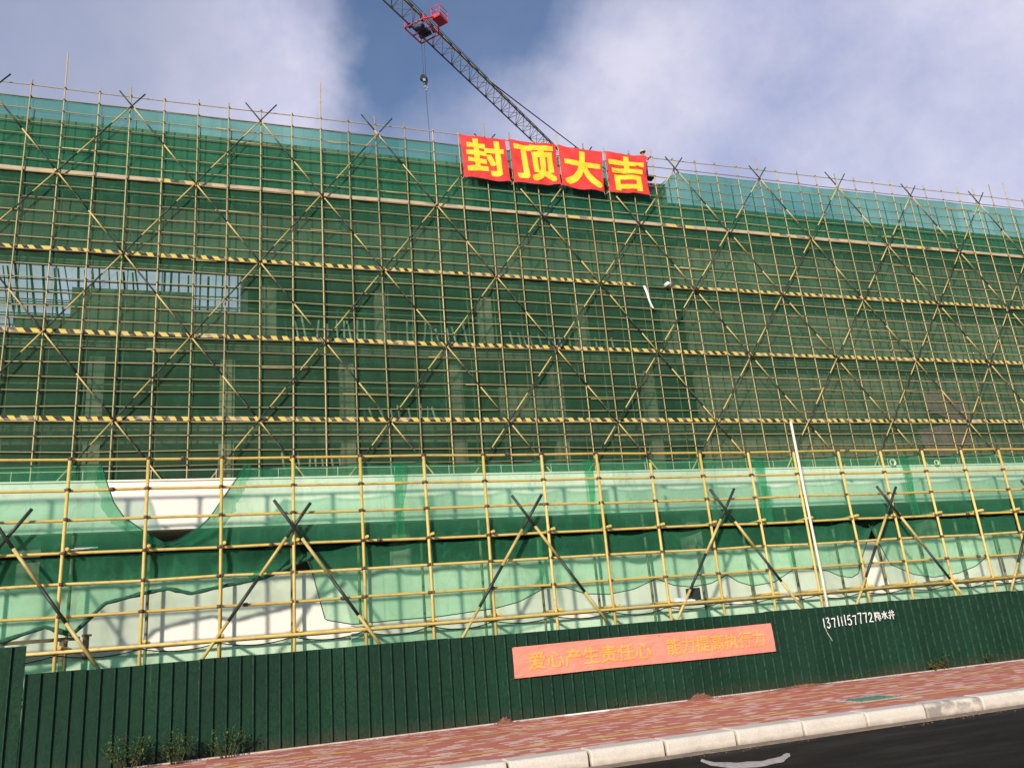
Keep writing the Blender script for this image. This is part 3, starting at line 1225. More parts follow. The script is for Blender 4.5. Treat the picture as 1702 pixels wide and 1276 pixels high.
for i in range(34):
    x0 = -3.2 + i * 0.34 + RND.uniform(-.1, .1)
    if x0 < 4.2:
        lean = RND.uniform(.15, .45)
    else:
        lean = RND.uniform(-.03, .06)
    y = RND.choice((1.9, 2.3, 3.0))
    prop((x0 + lean, y, 16.06), (x0 - lean, y, 20.6), 'dark_prop', RND.choice((.03, .045, .06)))
for z in (17.7, 18.3, 18.9, 19.55):
    for y in (2.05, 3.2):
        prop((-3.3, y, z), (8.0, y, z + .05), 'dark_prop', 0.028)
for (xa, xb, z0, z1) in ((10.4, 19.8, 16.1, 17.9), (21.5, 28.8, 16.1, 17.6), (10.3, 13.8, 8.2, 11.4), (13.8, 18, 12.2, 13.4)):
    x0 = xa
    while x0 < xb:
        lean = RND.uniform(-.1, .25)
        prop((x0 + lean, 1.9 + RND.random() * .5, z0), (x0 - lean, 1.9 + RND.random() * .5, z1 + RND.random() * .3), 'prop', 0.06)
        x0 += RND.uniform(.3, .6)
# thin rail along the podium roof
rail = empty('guard_rail', 'thin pale guard rail along the top of the white parapet', 'railing')
b = MB()
for z in (5.98,):
    b.tube([(BX0, YW + .1, z), (45, YW + .1, z)], 0.005, 5)
b.build('rail', M['white_paint'], rail)
b = MB()
xx = -8.0
while xx < 45:
    bb = MB()
    bb.tube([(xx, YW + .1, 5.74), (xx, YW + .1, 6.0)], 0.007, 5)
    bb.build('post', M['white_paint'], rail)
    xx += 1.4

# ------------------------------------------------------------------ safety nets
def net(name, label, group, m, top, bot, y0, x0, x1, dx=0.25, nz=14, bil=0.06, seed=0, hem=True, sagtop=0.0, sagper=1.5, sagoff=0.0,
        ybot=0.0, foldk=1.0, cat='safety net', hem_r=0.012):
    n = max(4, int((x1 - x0) / dx))
    b = MB()
    hem_b, hem_t = [], []
    for i in range(n + 1):
        xx = x0 + (x1 - x0) * i / n
        zt = interp(top, xx)
        zb = interp(bot, xx)
        if sagtop:
            u = ((xx - sagoff) / sagper) % 1.0
            zt -= sagtop * 4 * u * (1 - u) * (0.6 + 0.6 * abs(fbm(math.floor((xx - sagoff) / sagper) * 3.3, seed)))
        for j in range(nz + 1):
            s = j / nz
            z = zb + (zt - zb) * s
            env = math.sin(math.pi * min(1, max(0, s))) * .8 + .2 * (1 - s)
            dy = bil * env * (fbm(xx * .35, z * .5, seed) + 1.0) + bil * .35 * foldk * fbm(xx * 2.2, z * .25, seed + 5) * env
            p = (xx, y0 + dy + ybot * (1 - s), z)
            b.v.append(p)
            if j == 0:
                hem_b.append(p)
            if j == nz:
                hem_t.append(p)
    for i in range(n):
        for j in range(nz):
            a = i * (nz + 1) + j
            b.f.append((a, a + nz + 1, a + nz + 2, a + 1))
            b.mi.append(0)
            b.sm.append(True)
    o = b.build(name, m)
    tag(o, label, cat, group)
    if hem:
        h = MB()
        h.tube(hem_b, [hem_r * (1 + (1.2 * abs(fbm(p[0] * 2.3, seed)) if hem_r > .02 else 0)) for p in hem_b], 7)
        h.tube(hem_t, 0.012, 5)
        h.build('hem', M['net_roll'] if hem_r > .02 else M['net_rope'], o)
    return o


flat = lambda z: [(-100, z), (100, z)]
GU = 'green nets covering the tall scaffold'
up_bands = [(rowz(18) + .02, rowz(24) + .02, 'topmost green net band, see-through teal against the sky', 0.06),
            (rowz(12) + .02, rowz(18) - .03, 'green net band just below the pale unstriped topmost board', 0.05),
            (rowz(6) + .02, rowz(12) - .03, 'green net band between the upper two yellow and black striped boards', 0.05),
            (rowz(0) + .02, rowz(6) - .03, 'green net band between the lower two yellow and black striped boards', 0.05),
            (ROOF + .05, rowz(0) - .03, 'lowest green net band of the tall scaffold, above the white parapet', 0.05)]
for q, (za, zb, lab, bil) in enumerate(up_bands):
    m = net_material('green_net_%d' % q, q + 1, 1.0, own=((0.016, 0.092, 0.053), (0.018, 0.080, 0.045), (0.019, 0.074, 0.041),
                     (0.020, 0.069, 0.038), (0.022, 0.066, 0.036))[q], view=((0.30, 0.52, 0.43), (.48, .56, .50), (.52, .60, .53), (.56, .63, .56), (.58, .64, .57))[q],
                     dirt=(0.2, 0.35, 0.5, 0.55, 0.6)[q])
    if q == 0:
        top = [(-100, zb), (28.0, zb), (29.2, zb), (30.9, zb - 1.9), (32.2, zb - .9), (33.2, zb - .15), (100, zb)]
        net('safety_net', lab, GU, m, top, flat(za), 0.135, XA, XB, 0.3, 16, bil, q * 7 + 1, sagtop=0.06, sagper=3.0)
    else:
        net('safety_net', lab, GU, m, flat(zb), flat(za), 0.130, XA, XB, 0.3, 16, bil, q * 7 + 1, sagtop=0.13, sagper=1.5)

# dirty pale sheets showing through near the right end
net('plastic_sheet', 'dirty whitish sheet bulging between poles above the lowest striped board, far right', None, M['sheet'],
    [(48.2, 14.05), (49.9, 14.15), (50.6, 13.6), (51.5, 14.1)], [(48.2, 13.0), (49.5, 12.5), (50.3, 12.4), (51.5, 12.35)], 0.118, 48.2, 51.5, .15, 10, 0.02, 71, cat='sheet')
net('plastic_sheet', 'dirty whitish sheet hanging below the lowest striped board, far right', None, M['sheet'],
    [(47.0, 11.75), (49, 12.05), (51.2, 12.0)], [(47.0, 11.2), (47.6, 10.15), (50, 10.1), (51.2, 11.0)], 0.118, 47.0, 51.2, .15, 10, 0.02, 72, cat='sheet')

GL = 'green nets on the low scaffold'
ml = [net_material('low_green_net_%d' % q, 10 + q, 1.0, own=(0.020, 0.104, 0.056), view=(.54, .68, .595), dirt=.1) for q in range(3)]
YN = YL + 0.155
TOPZ = 5.84
net('safety_net', 'upper green net at the left whose corner droops open over the white wall', GL, ml[0],
    [(-10, TOPZ), (5.13, 5.86), (5.23, 5.52), (5.40, 5.05), (5.61, 4.73), (5.95, 4.47), (6.40, 4.16)], flat(4.02), YN, -4.5, 6.42, .06, 14, .05, 11)
net('safety_net', 'upper green net right of the open gap, its torn edge climbing to the top rail', GL, ml[1],
    [(6.35, 4.14), (6.66, 4.22), (6.93, 4.38), (7.28, 4.67), (7.56, 5.08), (7.77, 5.45), (8.01, 5.86), (8.9, 5.80), (11.6, TOPZ)], flat(4.03), YN + .012,
    6.35, 11.55, .06, 14, .05, 12, sagtop=.11, sagoff=XK)
net('safety_net', 'upper green net behind the second pair of crossed braces', GL, ml[2], flat(TOPZ), flat(4.03), YN, 11.36, 16.45, .1, 14, .04, 13, sagtop=.13, sagoff=XK)
net('safety_net', 'upper green net just left of the white upright pipe', GL, ml[0], flat(TOPZ), flat(4.03), YN + .012, 16.22, 21.6, .1, 14, .04, 14, sagtop=.12, sagoff=XK)
net('safety_net', 'upper green net just right of the white upright pipe', GL, ml[1], flat(TOPZ), flat(4.03), YN, 21.28, 26.62, .1, 14, .04, 15, sagtop=.12, sagoff=XK)
net('safety_net', 'upper green net at the far right edge of the low scaffold', GL, ml[2], flat(TOPZ), flat(4.03), YN + .012, 26.36, 41, .12, 14, .04, 16, sagtop=.12, sagoff=XK)
def edge_fold(name, pl, wdt, y, side):
    b = MB()
    n = 40
    for i in range(n + 1):
        s = i / n * (len(pl) - 1)
        k = min(len(pl) - 2, int(s))
        px_ = pl[k][0] + (pl[k + 1][0] - pl[k][0]) * (s - k)
        pz_ = pl[k][1] + (pl[k + 1][1] - pl[k][1]) * (s - k)
        w_ = wdt * (.45 + .55 * math.sin(math.pi * i / n)) * (1 + .3 * fbm(i * .35, side))
        for q in range(7):
            u = q / 6
            b.v.append((px_ + side * u * w_, y - .02 - .02 * math.sin(q * 2.1 + i * .25), max(4.05, pz_ - u * w_ * .55)))
    for i in range(n):
        for q in range(6):
            a = i * 7 + q
            b.f.append((a, a + 7, a + 8, a + 1))
            b.mi.append(0)
            b.sm.append(True)
    return b


nets_l1 = [o for o in COL.objects if o.name.startswith('safety_net') and 'upper green net' in o.get('label', '')]
gmf = net_material('folded_green_net', 22, 1.0, own=(0.010, 0.065, 0.037), view=(.50, .66, .57), dirt=.05)
edge_fold('fold', [(5.13, 5.86), (5.23, 5.52), (5.40, 5.05), (5.61, 4.73), (5.95, 4.47), (6.40, 4.16)], .22, YN, -1).build('fold', gmf, nets_l1[0])
edge_fold('fold', [(6.40, 4.16), (6.66, 4.22), (6.93, 4.38), (7.28, 4.67), (7.56, 5.08), (7.77, 5.45), (8.01, 5.86)], .34, YN, 1).build('fold', gmf, nets_l1[1])
# gathered overlaps hanging as darker vertical strips
gm = net_material('gathered_green_net', 21, 1.0, own=(0.012, 0.085, 0.047), view=(.50, .70, .60), dirt=.05)
for (xa, wa, xb, wb, lab) in ((11.46, .42, 11.44, .13, 'dark gathered net strip between the first and second pair of crossed braces'),
                              (16.30, .26, 16.33, .18, 'dark gathered net strip above the middle of the salmon banner'),
                              (21.42, .34, 21.40, .22, 'dark gathered net strip beside the white upright pipe'),
                              (26.42, .30, 26.50, .30, 'dark gathered net strip right of the rightmost crossed braces')):
    b = MB()
    n = 16
    for j in range(n + 1):
        s = j / n
        z = 5.82 - (5.82 - 4.06) * s
        pinch = .35 + .65 * abs(math.cos(s * 2.2))
        c0 = xa + (xb - xa) * s + .05 * math.sin(s * 5)
        wdt = (wa + (wb - wa) * s) * pinch
        for k in range(7):
            u = k / 6 - .5
            b.v.append((c0 + u * wdt, YN - .02 + .025 * math.sin(k * 2.4 + s * 3), z))
    for j in range(n):
        for k in range(6):
            a = j * 7 + k
            b.f.append((a, a + 7, a + 8, a + 1))
            b.mi.append(0)
            b.sm.append(True)
    tag(b.build('net_strip', gm), lab, 'net strip', 'gathered net strips')
# middle row of nets, hanging from the fourth rail
ML_B = {
    'a': [(-4.5, 2.5), (3.0, 2.35), (3.56, 2.40), (4.29, 2.62), (4.77, 2.43), (5.07, 2.72), (5.34, 3.0), (6.02, 3.15), (6.52, 3.22), (6.97, 3.09), (7.56, 3.20), (8.45, 3.33), (9.42, 3.72), (9.5, 3.9)],
    'b': [(9.3, 3.74), (9.42, 3.5), (9.71, 2.36), (10.31, 2.22), (11.12, 2.24), (12.25, 2.25), (13.6, 2.34), (14.2, 2.45), (14.9, 2.74)],
    'c': [(14.75, 2.74), (15.33, 2.72), (15.9, 2.52), (16.51, 2.47), (17.2, 2.55), (17.86, 2.77), (18.3, 2.58), (18.82, 2.5), (19.4, 2.56), (19.9, 2.75), (20.2, 2.55), (20.6, 2.42), (21.3, 2.48), (22.0, 2.79)],
    'd': [(21.9, 2.79), (22.5, 2.76), (23.03, 2.68), (23.4, 2.52), (23.79, 2.45), (24.05, 2.55), (24.18, 2.81), (24.5, 3.3), (24.9, 3.9)],
    'e': [(24.7, 3.95), (24.95, 3.3), (25.15, 2.78), (25.2, 2.72), (25.9, 2.42), (26.57, 2.30), (27.5, 2.36), (28.2, 2.52), (28.68, 2.75), (30.07, 2.76), (34, 2.7), (41, 2.72)],
}
MT = 3.955
net('safety_net', 'green net bunched up and sagging below the open gap at the left', GL, ml[1], flat(MT), ML_B['a'], YN + .02, -4.5, 9.45, .06, 14, .12, 41, foldk=2.4, hem_r=.035)
net('safety_net', 'green net hanging straight with a dark hem, left of the salmon banner', GL, ml[0], flat(MT), ML_B['b'], YN + .03, 9.34, 14.9, .06, 14, .05, 42)
net('safety_net', 'green net with scalloped lower edge above the salmon banner', GL, ml[2], flat(MT), ML_B['c'], YN + .02, 14.75, 22.0, .06, 14, .05, 43)
net('safety_net', 'green net tied to a knot just left of the rightmost crossed braces', GL, ml[1], flat(MT), ML_B['d'], YN + .03, 21.9, 24.9, .05, 14, .07, 44, foldk=2)
net('safety_net', 'green net with scalloped lower edge at the far right above the fence', GL, ml[0], flat(MT), ML_B['e'], YN + .02, 24.72, 41, .06, 14, .05, 45)
# lowest nets, behind the fence
net('safety_net', 'lowest green net, just above the left half of the fence top', GL, ml[2], flat(2.06), flat(0.05), YN + .02, -4.5, 16.5, .12, 10, .07, 51, sagtop=.16, sagoff=XK)
net('safety_net', 'lowest green net, just above the right half of the fence top', GL, ml[1], flat(2.06), flat(0.05), YN + .03, 16.4, 41, .12, 10, .07, 52, sagtop=.13, sagoff=XK)
# knot of bunched net
for (kx, kz, lab) in ((24.12, 2.80, 'small knot of bunched green net on a pole right of the white pipe'), (8.35, 3.40, 'bundle of green net tied on the rail by the crossed braces at the left')):
    b = MB()
    vs, fs = [], []
    for i in range(9):
        for k in range(12):
            a_, t_ = math.pi * i / 8, 2 * math.pi * k / 12
            r = .13 * math.sin(a_) * (1 + .35 * fbm(k * 1.3, i * 1.1, kx))
            vs.append((kx + r * math.cos(t_) * (2.2 if kx < 10 else .8), YN - .05 + r * .5 * math.sin(t_), kz + .14 * math.cos(a_) * (.7 if kx < 10 else 1)))
    for i in range(8):
        for k in range(12):
            fs.append((i * 12 + k, i * 12 + (k + 1) % 12, (i + 1) * 12 + (k + 1) % 12, (i + 1) * 12 + k))
    b.add(vs, fs, 0, True)
    tag(b.build('net_bundle', gm), lab, 'net bundle')
# dark sagging net slung under the fourth rail
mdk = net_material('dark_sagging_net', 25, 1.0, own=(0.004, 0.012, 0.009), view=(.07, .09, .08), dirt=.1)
b = MB()
n = 0
for k in range(K0 + 2, K1 - 2):
    xa = XK + 1.5 * k
    dep = RND.choice((.10, .16, .20, .24)) if k > 1 else .08
    for i in range(13):
        u = i / 12
        sag = dep * 4 * u * (1 - u)
        for q in range(4):
            s = q / 3
            b.v.append((xa + 1.5 * u, YL + .12 + .28 * s, 3.985 - sag * math.sin(math.pi * s * .75) - .02 * s))
    for i in range(12):
        for q in range(3):
            a = n + i * 4 + q
            b.f.append((a, a + 4, a + 5, a + 1))
            b.mi.append(0)
            b.sm.append(True)
    n += 13 * 4
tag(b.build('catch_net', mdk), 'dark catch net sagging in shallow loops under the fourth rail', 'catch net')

# ------------------------------------------------------------------ four red banners
BAN = [('封', [(19.47, 28.53), (22.17, 28.56), (22.25, 25.83), (19.55, 25.83)], 'leftmost large red banner with the yellow character 封'),
       ('顶', [(22.33, 28.56), (25.18, 28.57), (25.27, 25.92), (22.45, 25.80)], 'large red banner with the yellow character 顶'),
       ('大', [(25.35, 28.59), (28.12, 28.43), (27.94, 25.72), (25.32, 25.93)], 'large red banner with the yellow character 大'),
       ('吉', [(28.30, 28.52), (30.97, 28.51), (30.87, 25.89), (28.23, 25.84)], 'rightmost large red banner with the yellow character 吉')]
YBAN = -0.27
BOX = {'封': (.09, .93, .10, .93), '顶': (.08, .93, .06, .93), '大': (.08, .96, .06, .93), '吉': (.05, .93, .05, .93)}
for q, (ch, cr, lab) in enumerate(BAN):
    def P(u, s, cr=cr):
        tl, tr, br, bl = cr
        a = (tl[0] + (tr[0] - tl[0]) * u, tl[1] + (tr[1] - tl[1]) * u - .06 * 4 * u * (1 - u))
        c = (bl[0] + (br[0] - bl[0]) * u, bl[1] + (br[1] - bl[1]) * u + .05 * math.sin(u * 7 + q))
        ed = .05 * math.sin(s * math.pi) * (1 - 2 * u)
        return (c[0] + (a[0] - c[0]) * s + ed, c[1] + (a[1] - c[1]) * s)

    def yb(x, z, q=q):
        return YBAN - .03 + 0.04 * math.sin(x * 3.1 + q) * math.sin(z * 1.7 + q) + 0.05 * fbm(x * .9, z * .9, q * 3) + 0.02 * math.sin((x + z) * 6 + q)

    b = MB()
    n = 28
    for i in range(n + 1):
        for j in range(n + 1):
            x_, z_ = P(i / n, j / n)
            b.v.append((x_, yb(x_, z_), z_))
    for i in range(n):
        for j in range(n):
            a = i * (n + 1) + j
            b.f.append((a, a + n + 1, a + n + 2, a + 1))
            b.mi.append(0)
            b.sm.append(True)
    o = b.build('character_banner', M['banner_red'])
    tag(o, lab, 'banner', 'large character banners')
    u0, u1, s0, s1 = BOX[ch]
    fit_text(ch, 0.031, 0, 1, 0, 1, lambda x, z: yb(x, z) - 0.018, M['banner_yellow'], o,
             shear=lambda u, s: P(u0 + (u1 - u0) * u, s0 + (s1 - s0) * s))
    b = MB()
    for (u, s, dx_, dz_) in ((0, 1, -.12, .16), (1, 1, .12, .16), (0, 0, -.14, -.1), (1, 0, .14, -.1)):
        x_, z_ = P(u, s)
        b.tube([(x_, yb(x_, z_), z_), (x_ + dx_, -.05, z_ + dz_)], 0.012, 5)
    b.build('tie_cord', M['white_paint'], o)

# ------------------------------------------------------------------ crane beyond the building
crane = empty('tower_crane', 'tower crane boom reaching over the roof from behind the building', 'crane')
J0 = Vector((34.5, 22.6, 45.0))
JD = Vector((.753, .658, 0)).normalized()
JN = Vector((JD.y, -JD.x, 0))         # towards the camera's right
MAST = J0 + JD * 20
crane.location = (MAST.x, MAST.y, 0)
HW, HH = 0.60, 1.15
s0, s1 = -40.0, 18.8


def jp(s, side, up_):
    return J0 + JD * s + JN * (HW * side) + Vector((0, 0, up_)) - Vector((MAST.x, MAST.y, 0))


b = MB()
b.tube([jp(s0, -1, 0), jp(s1, -1, 0)], 0.062, 7)
b.tube([jp(s0, 1, 0), jp(s1, 1, 0)], 0.062, 7)
b.tube([jp(s0, 0, HH), jp(s1, 0, HH)], 0.07, 7)
jib = b.build('jib', M['crane_steel'], crane)
b = MB()
s = s0
k = 0
while s < s1 - 1.0:
    e = s + 1.25
    for side in (-1, 1):
        b.tube([jp(s, side, 0), jp(s + .62, 0, HH)], 0.026, 5)
        b.tube([jp(s + .62, 0, HH), jp(e, side, 0)], 0.026, 5)
    b.tube([jp(s, -1, 0), jp(s, 1, 0)], 0.026, 5)
    sd = 1 if k % 2 else -1
    b.tube([jp(s, -sd, 0), jp(e, sd, 0)], 0.022, 5)
    s = e
    k += 1
b.build('lacing', M['crane_web'], jib)
b = MB()
for z0 in (0.0,):
    for sx in (-.8, .8):
        for sy in (-.8, .8):
            b.tube([(sx, sy, 0), (sx, sy, 46.5)], 0.09, 6)
    z = 0.0
    while z < 46:
        for (ax, ay, bx, by) in ((-.8, -.8, .8, -.8), (.8, -.8, .8, .8), (.8, .8, -.8, .8), (-.8, .8, -.8, -.8)):
            b.tube([(ax, ay, z), (bx, by, z + 1.5)], 0.04, 5)
            b.tube([(ax, ay, z), (bx, by, z)], 0.04, 5)
        z += 1.5
for sx in (-.8, .8):
    for sy in (-.8, .8):
        b.tube([(sx, sy, 46.5), (0, 0, 50.6)], 0.08, 6)
b.build('mast', M['crane_steel'], crane)
b = MB()
b.tube([jp(-9, 0, HH), Vector((0, 0, 50.5))], 0.055, 6)
b.tube([jp(-34, 0, HH), jp(-22, 0, HH + .35), jp(-9, 0, HH + .2)], 0.025, 6)
b.build('tie_bar', M['crane_dark'], crane)
b = MB()
for k in range(4):
    off = JD * (20 + 3 * k)
b.tube([jp(20.6, -1, 0.2), jp(31, -1, 0.2)], 0.1, 6)
b.tube([jp(20.6, 1, 0.2), jp(31, 1, 0.2)], 0.1, 6)
for k in range(8):
    b.tube([jp(20.6 + k * 1.4, -1, .2), jp(20.6 + k * 1.4, 1, .2)], 0.06, 5)
cj = b.build('counter_jib', M['crane_steel'], crane)
b = MB()
c0 = jp(29.5, 0, -0.6)
b.box((c0.x - .9, c0.y - .9, c0.z - .9), (c0.x + .9, c0.y + .9, c0.z + .7))
b.build('counterweight', M['concrete'], cj)
# trolley with maintenance basket
ST = -18.45
b = MB()
for side in (-1, 1):
    b.tube([jp(ST - 1.0, side * 1.35, -.42), jp(ST + 1.0, side * 1.35, -.42)], 0.06, 6)
    for ds in (-.9, .9):
        b.tube([jp(ST + ds, side * 1.35, -.42), jp(ST + ds, side * 1.35, .12)], 0.055, 6)
for ds in (-1.0, 0, 1.0):
    b.tube([jp(ST + ds, -1.35, -.42), jp(ST + ds, 1.35, -.42)], 0.06, 6)
b.tube([jp(ST - 1.0, 1.35, -.42), jp(ST - .2, 2.0, .1)], .06, 6)
b.tube([jp(ST + 1.0, 1.35, -.42), jp(ST + .4, 2.0, .1)], .06, 6)
tro = b.build('trolley', M['crane_red'], crane)
b = MB()
for side in (-1, 1):
    for ds in (-.7, .7):
        b.tube([jp(ST + ds, side * .95 - .12 * side, -.12), jp(ST + ds, side * .95 + .12 * side, -.12)], 0.20, 10)
for ds in (-.35, .1, .5):
    b.tube([jp(ST + ds, -.5, -.38), jp(ST + ds, .7, -.38)], 0.17, 10)
b.build('sheave', M['crane_dark'], tro)
b = MB()
c0 = jp(ST + .35, 2.3, 0.05)
ax, ay = JD * .5, JN * .36
for hz in (0.0,):
    q = [c0 - ax - ay, c0 + ax - ay, c0 + ax + ay, c0 - ax + ay]
    vs = [p + Vector((0, 0, -.03)) for p in q] + [p + Vector((0, 0, .05)) for p in q]
    b.add(vs, [(0, 3, 2, 1), (4, 5, 6, 7), (0, 1, 5, 4), (1, 2, 6, 5), (2, 3, 7, 6), (3, 0, 4, 7)])
    # toe plates
    for (p0, p1) in ((q[0], q[1]), (q[1], q[2]), (q[2], q[3]), (q[3], q[0])):
        d = (p1 - p0)
        b.add([p0, p1, p1 + Vector((0, 0, .32)), p0 + Vector((0, 0, .18))], [(0, 1, 2, 3)])
    for p in q:
        b.tube([p, p + Vector((0, 0, .95))], 0.028, 6)
    for h_ in (.55, .95):
        b.tube([q[0] + Vector((0, 0, h_)), q[1] + Vector((0, 0, h_)), q[2] + Vector((0, 0, h_)), q[3] + Vector((0, 0, h_)), q[0] + Vector((0, 0, h_))], 0.03, 6)
b.build('basket', M['crane_red'], tro)
# hoist rope and hook block
hb = jp(ST + .1, -.1, 0)
HZ = 40.25
b = MB()
for dx in (-.12, .12):
    b.tube([(hb.x + dx, hb.y, 44.5), (hb.x + dx * .6, hb.y, HZ + .6)], 0.016, 5)
b.build('hoist_rope', M['rope'], crane)
b = MB()
vs, fs = [], []
prof = [(.06, .55), (.17, .45), (.22, .22), (.18, .0), (.10, -.20), (.05, -.30)]
for r, dz in prof:
    for k in range(10):
        t_ = 2 * math.pi * k / 10
        vs.append((hb.x + r * math.cos(t_), hb.y + r * .45 * math.sin(t_), HZ + dz))
for i in range(len(prof) - 1):
    for k in range(10):
        fs.append((i * 10 + k, i * 10 + (k + 1) % 10, (i + 1) * 10 + (k + 1) % 10, (i + 1) * 10 + k))
fs += [tuple(range(10)), tuple(range(50, 60))[::-1]]
b.add(vs, fs, 0, False)
b.tube([(hb.x - .14, hb.y - .14, HZ + .34), (hb.x - .14, hb.y + .14, HZ + .34)], 0.22, 12, 0)
hk = b.build('hook_block', M['crane_dark'], crane)
b = MB()
pts = []
for i in range(12):
    t_ = -math.pi / 2 + i / 11 * math.pi * 1.45
    pts.append((hb.x + .15 * math.cos(t_) , hb.y, HZ - .52 + .15 * math.sin(t_)))
b.tube([(hb.x, hb.y, HZ - .28), (hb.x, hb.y, HZ - .38)], .05, 6)
b.tube(pts, 0.05, 6)
b.build('hook', M['prop'], hk)
b = MB()
b.box((hb.x - .2, hb.y - .16, HZ + .0), (hb.x - .02, hb.y - .12, HZ + .2))
b.build('marking_plate', M['prop'], hk)
b = MB()
b.tube([(hb.x, hb.y, HZ - .66), (hb.x + .1, hb.y, 33), (hb.x + .25, hb.y, 26.5)], 0.022, 5)
b.build('load_rope', M['rope'], crane)

# ------------------------------------------------------------------ worker behind the banners
def skin_mesh(name, verts, edges, radii, m, parent=None, sub=1):
    me = bpy.data.meshes.new(name)
    me.from_pydata(verts, edges, [])
    o = bpy.data.objects.new(name, me)
    COL.objects.link(o)
    sk = o.modifiers.new('skin', 'SKIN')
    sl_ = me.skin_vertices[0].data
    for i, r in enumerate(radii):
        sl_[i].radius = (r, r) if not isinstance(r, tuple) else r
        sl_[i].use_root = (i == 0)
    o.modifiers.new('sub', 'SUBSURF').levels = sub
    o.modifiers['sub'].render_levels = sub
    bpy.context.view_layer.update()
    dg = bpy.context.evaluated_depsgraph_get()
    me2 = bpy.data.meshes.new_from_object(o.evaluated_get(dg))
    bpy.data.objects.remove(o)
    me2.materials.clear()
    me2.materials.append(m)
    for p in me2.polygons:
        p.use_smooth = True
    return link(name, me2, parent)


PX, PY, PZ = 31.28, 0.55, 27.64
# joints, standing and leaning a little forward, both hands on the rail in front
V = [(0, 0, .92), (0, .02, 1.10), (0, -.02, 1.32), (0, -.03, 1.44), (0, -.06, 1.52), (0, -.07, 1.60), (0, -.075, 1.69),
     (.10, 0, .86), (.12, -.02, .48), (.13, .02, .09), (.13, -.13, .04),
     (-.10, 0, .86), (-.12, -.02, .48), (-.13, .02, .09), (-.13, -.13, .04),
     (.19, -.03, 1.38), (.26, -.12, 1.14), (.21, -.36, 1.10), (.20, -.43, 1.09),
     (-.19, -.03, 1.38), (-.27, -.12, 1.14), (-.20, -.36, 1.10), (-.19, -.43, 1.09)]
Ed = [(0, 1), (1, 2), (2, 3), (3, 4), (4, 5), (5, 6), (0, 7), (7, 8), (8, 9), (9, 10), (0, 11), (11, 12), (12, 13), (13, 14),
      (2, 15), (15, 16), (16, 17), (17, 18), (2, 19), (19, 20), (20, 21), (21, 22)]
Rr = [.14, .13, .15, .07, .055, .085, .075, .10, .065, .045, .04, .10, .065, .045, .04, .065, .045, .036, .035, .065, .045, .036, .035]
pv = [(PX + x, PY + y, PZ + z) for x, y, z in V]
person = skin_mesh('person', pv, Ed, Rr, M['skin'])
tag(person, 'worker in a yellow helmet and orange jacket looking over the rightmost red banner', 'person')
# jacket and trousers a little outside the body
jv = [pv[i] for i in (0, 1, 2, 15, 16, 17, 19, 20, 21)]
skin_mesh('jacket', jv, [(0, 1), (1, 2), (2, 3), (3, 4), (4, 5), (2, 6), (6, 7), (7, 8)], [.165, .155, .175, .085, .062, .05, .085, .062, .05], M['vest'], person)
tv = [pv[i] for i in (0, 7, 8, 9, 11, 12, 13)]
skin_mesh('trousers', tv, [(0, 1), (1, 2), (2, 3), (0, 4), (4, 5), (5, 6)], [.158, .12, .085, .065, .12, .085, .065], M['trousers'], person)
b = MB()
hc = Vector((PX, PY - .075, PZ + 1.665))
vs, fs = [], []
for i in range(7):
    a_ = math.pi / 2 * i / 6
    for k in range(16):
        t_ = 2 * math.pi * k / 16
        vs.append((hc.x + .135 * math.cos(a_) * math.cos(t_), hc.y + .155 * math.cos(a_) * math.sin(t_), hc.z + .145 * math.sin(a_)))
for i in range(6):
    for k in range(16):
        fs.append((i * 16 + k, i * 16 + (k + 1) % 16, (i + 1) * 16 + (k + 1) % 16, (i + 1) * 16 + k))
b.add(vs, fs, 0, True)
vs = []
for rr_, dz in ((1.0, 0), (1.28, -.015), (1.28, -.028), (1.0, -.02)):
    for k in range(16):
        t_ = 2 * math.pi * k / 16
        ext = 1.25 if math.sin(t_) < -.3 and rr_ > 1.1 else 1.0
        vs.append((hc.x + .135 * rr_ * math.cos(t_), hc.y + .155 * rr_ * ext * math.sin(t_), hc.z + dz))
fs = []
for i in range(3):
    for k in range(16):
        fs.append((i * 16 + k, i * 16 + (k + 1) % 16, (i + 1) * 16 + (k + 1) % 16, (i + 1) * 16 + k))
b.add(vs, fs, 0, True)
b.build('helmet', M['helmet'], person)
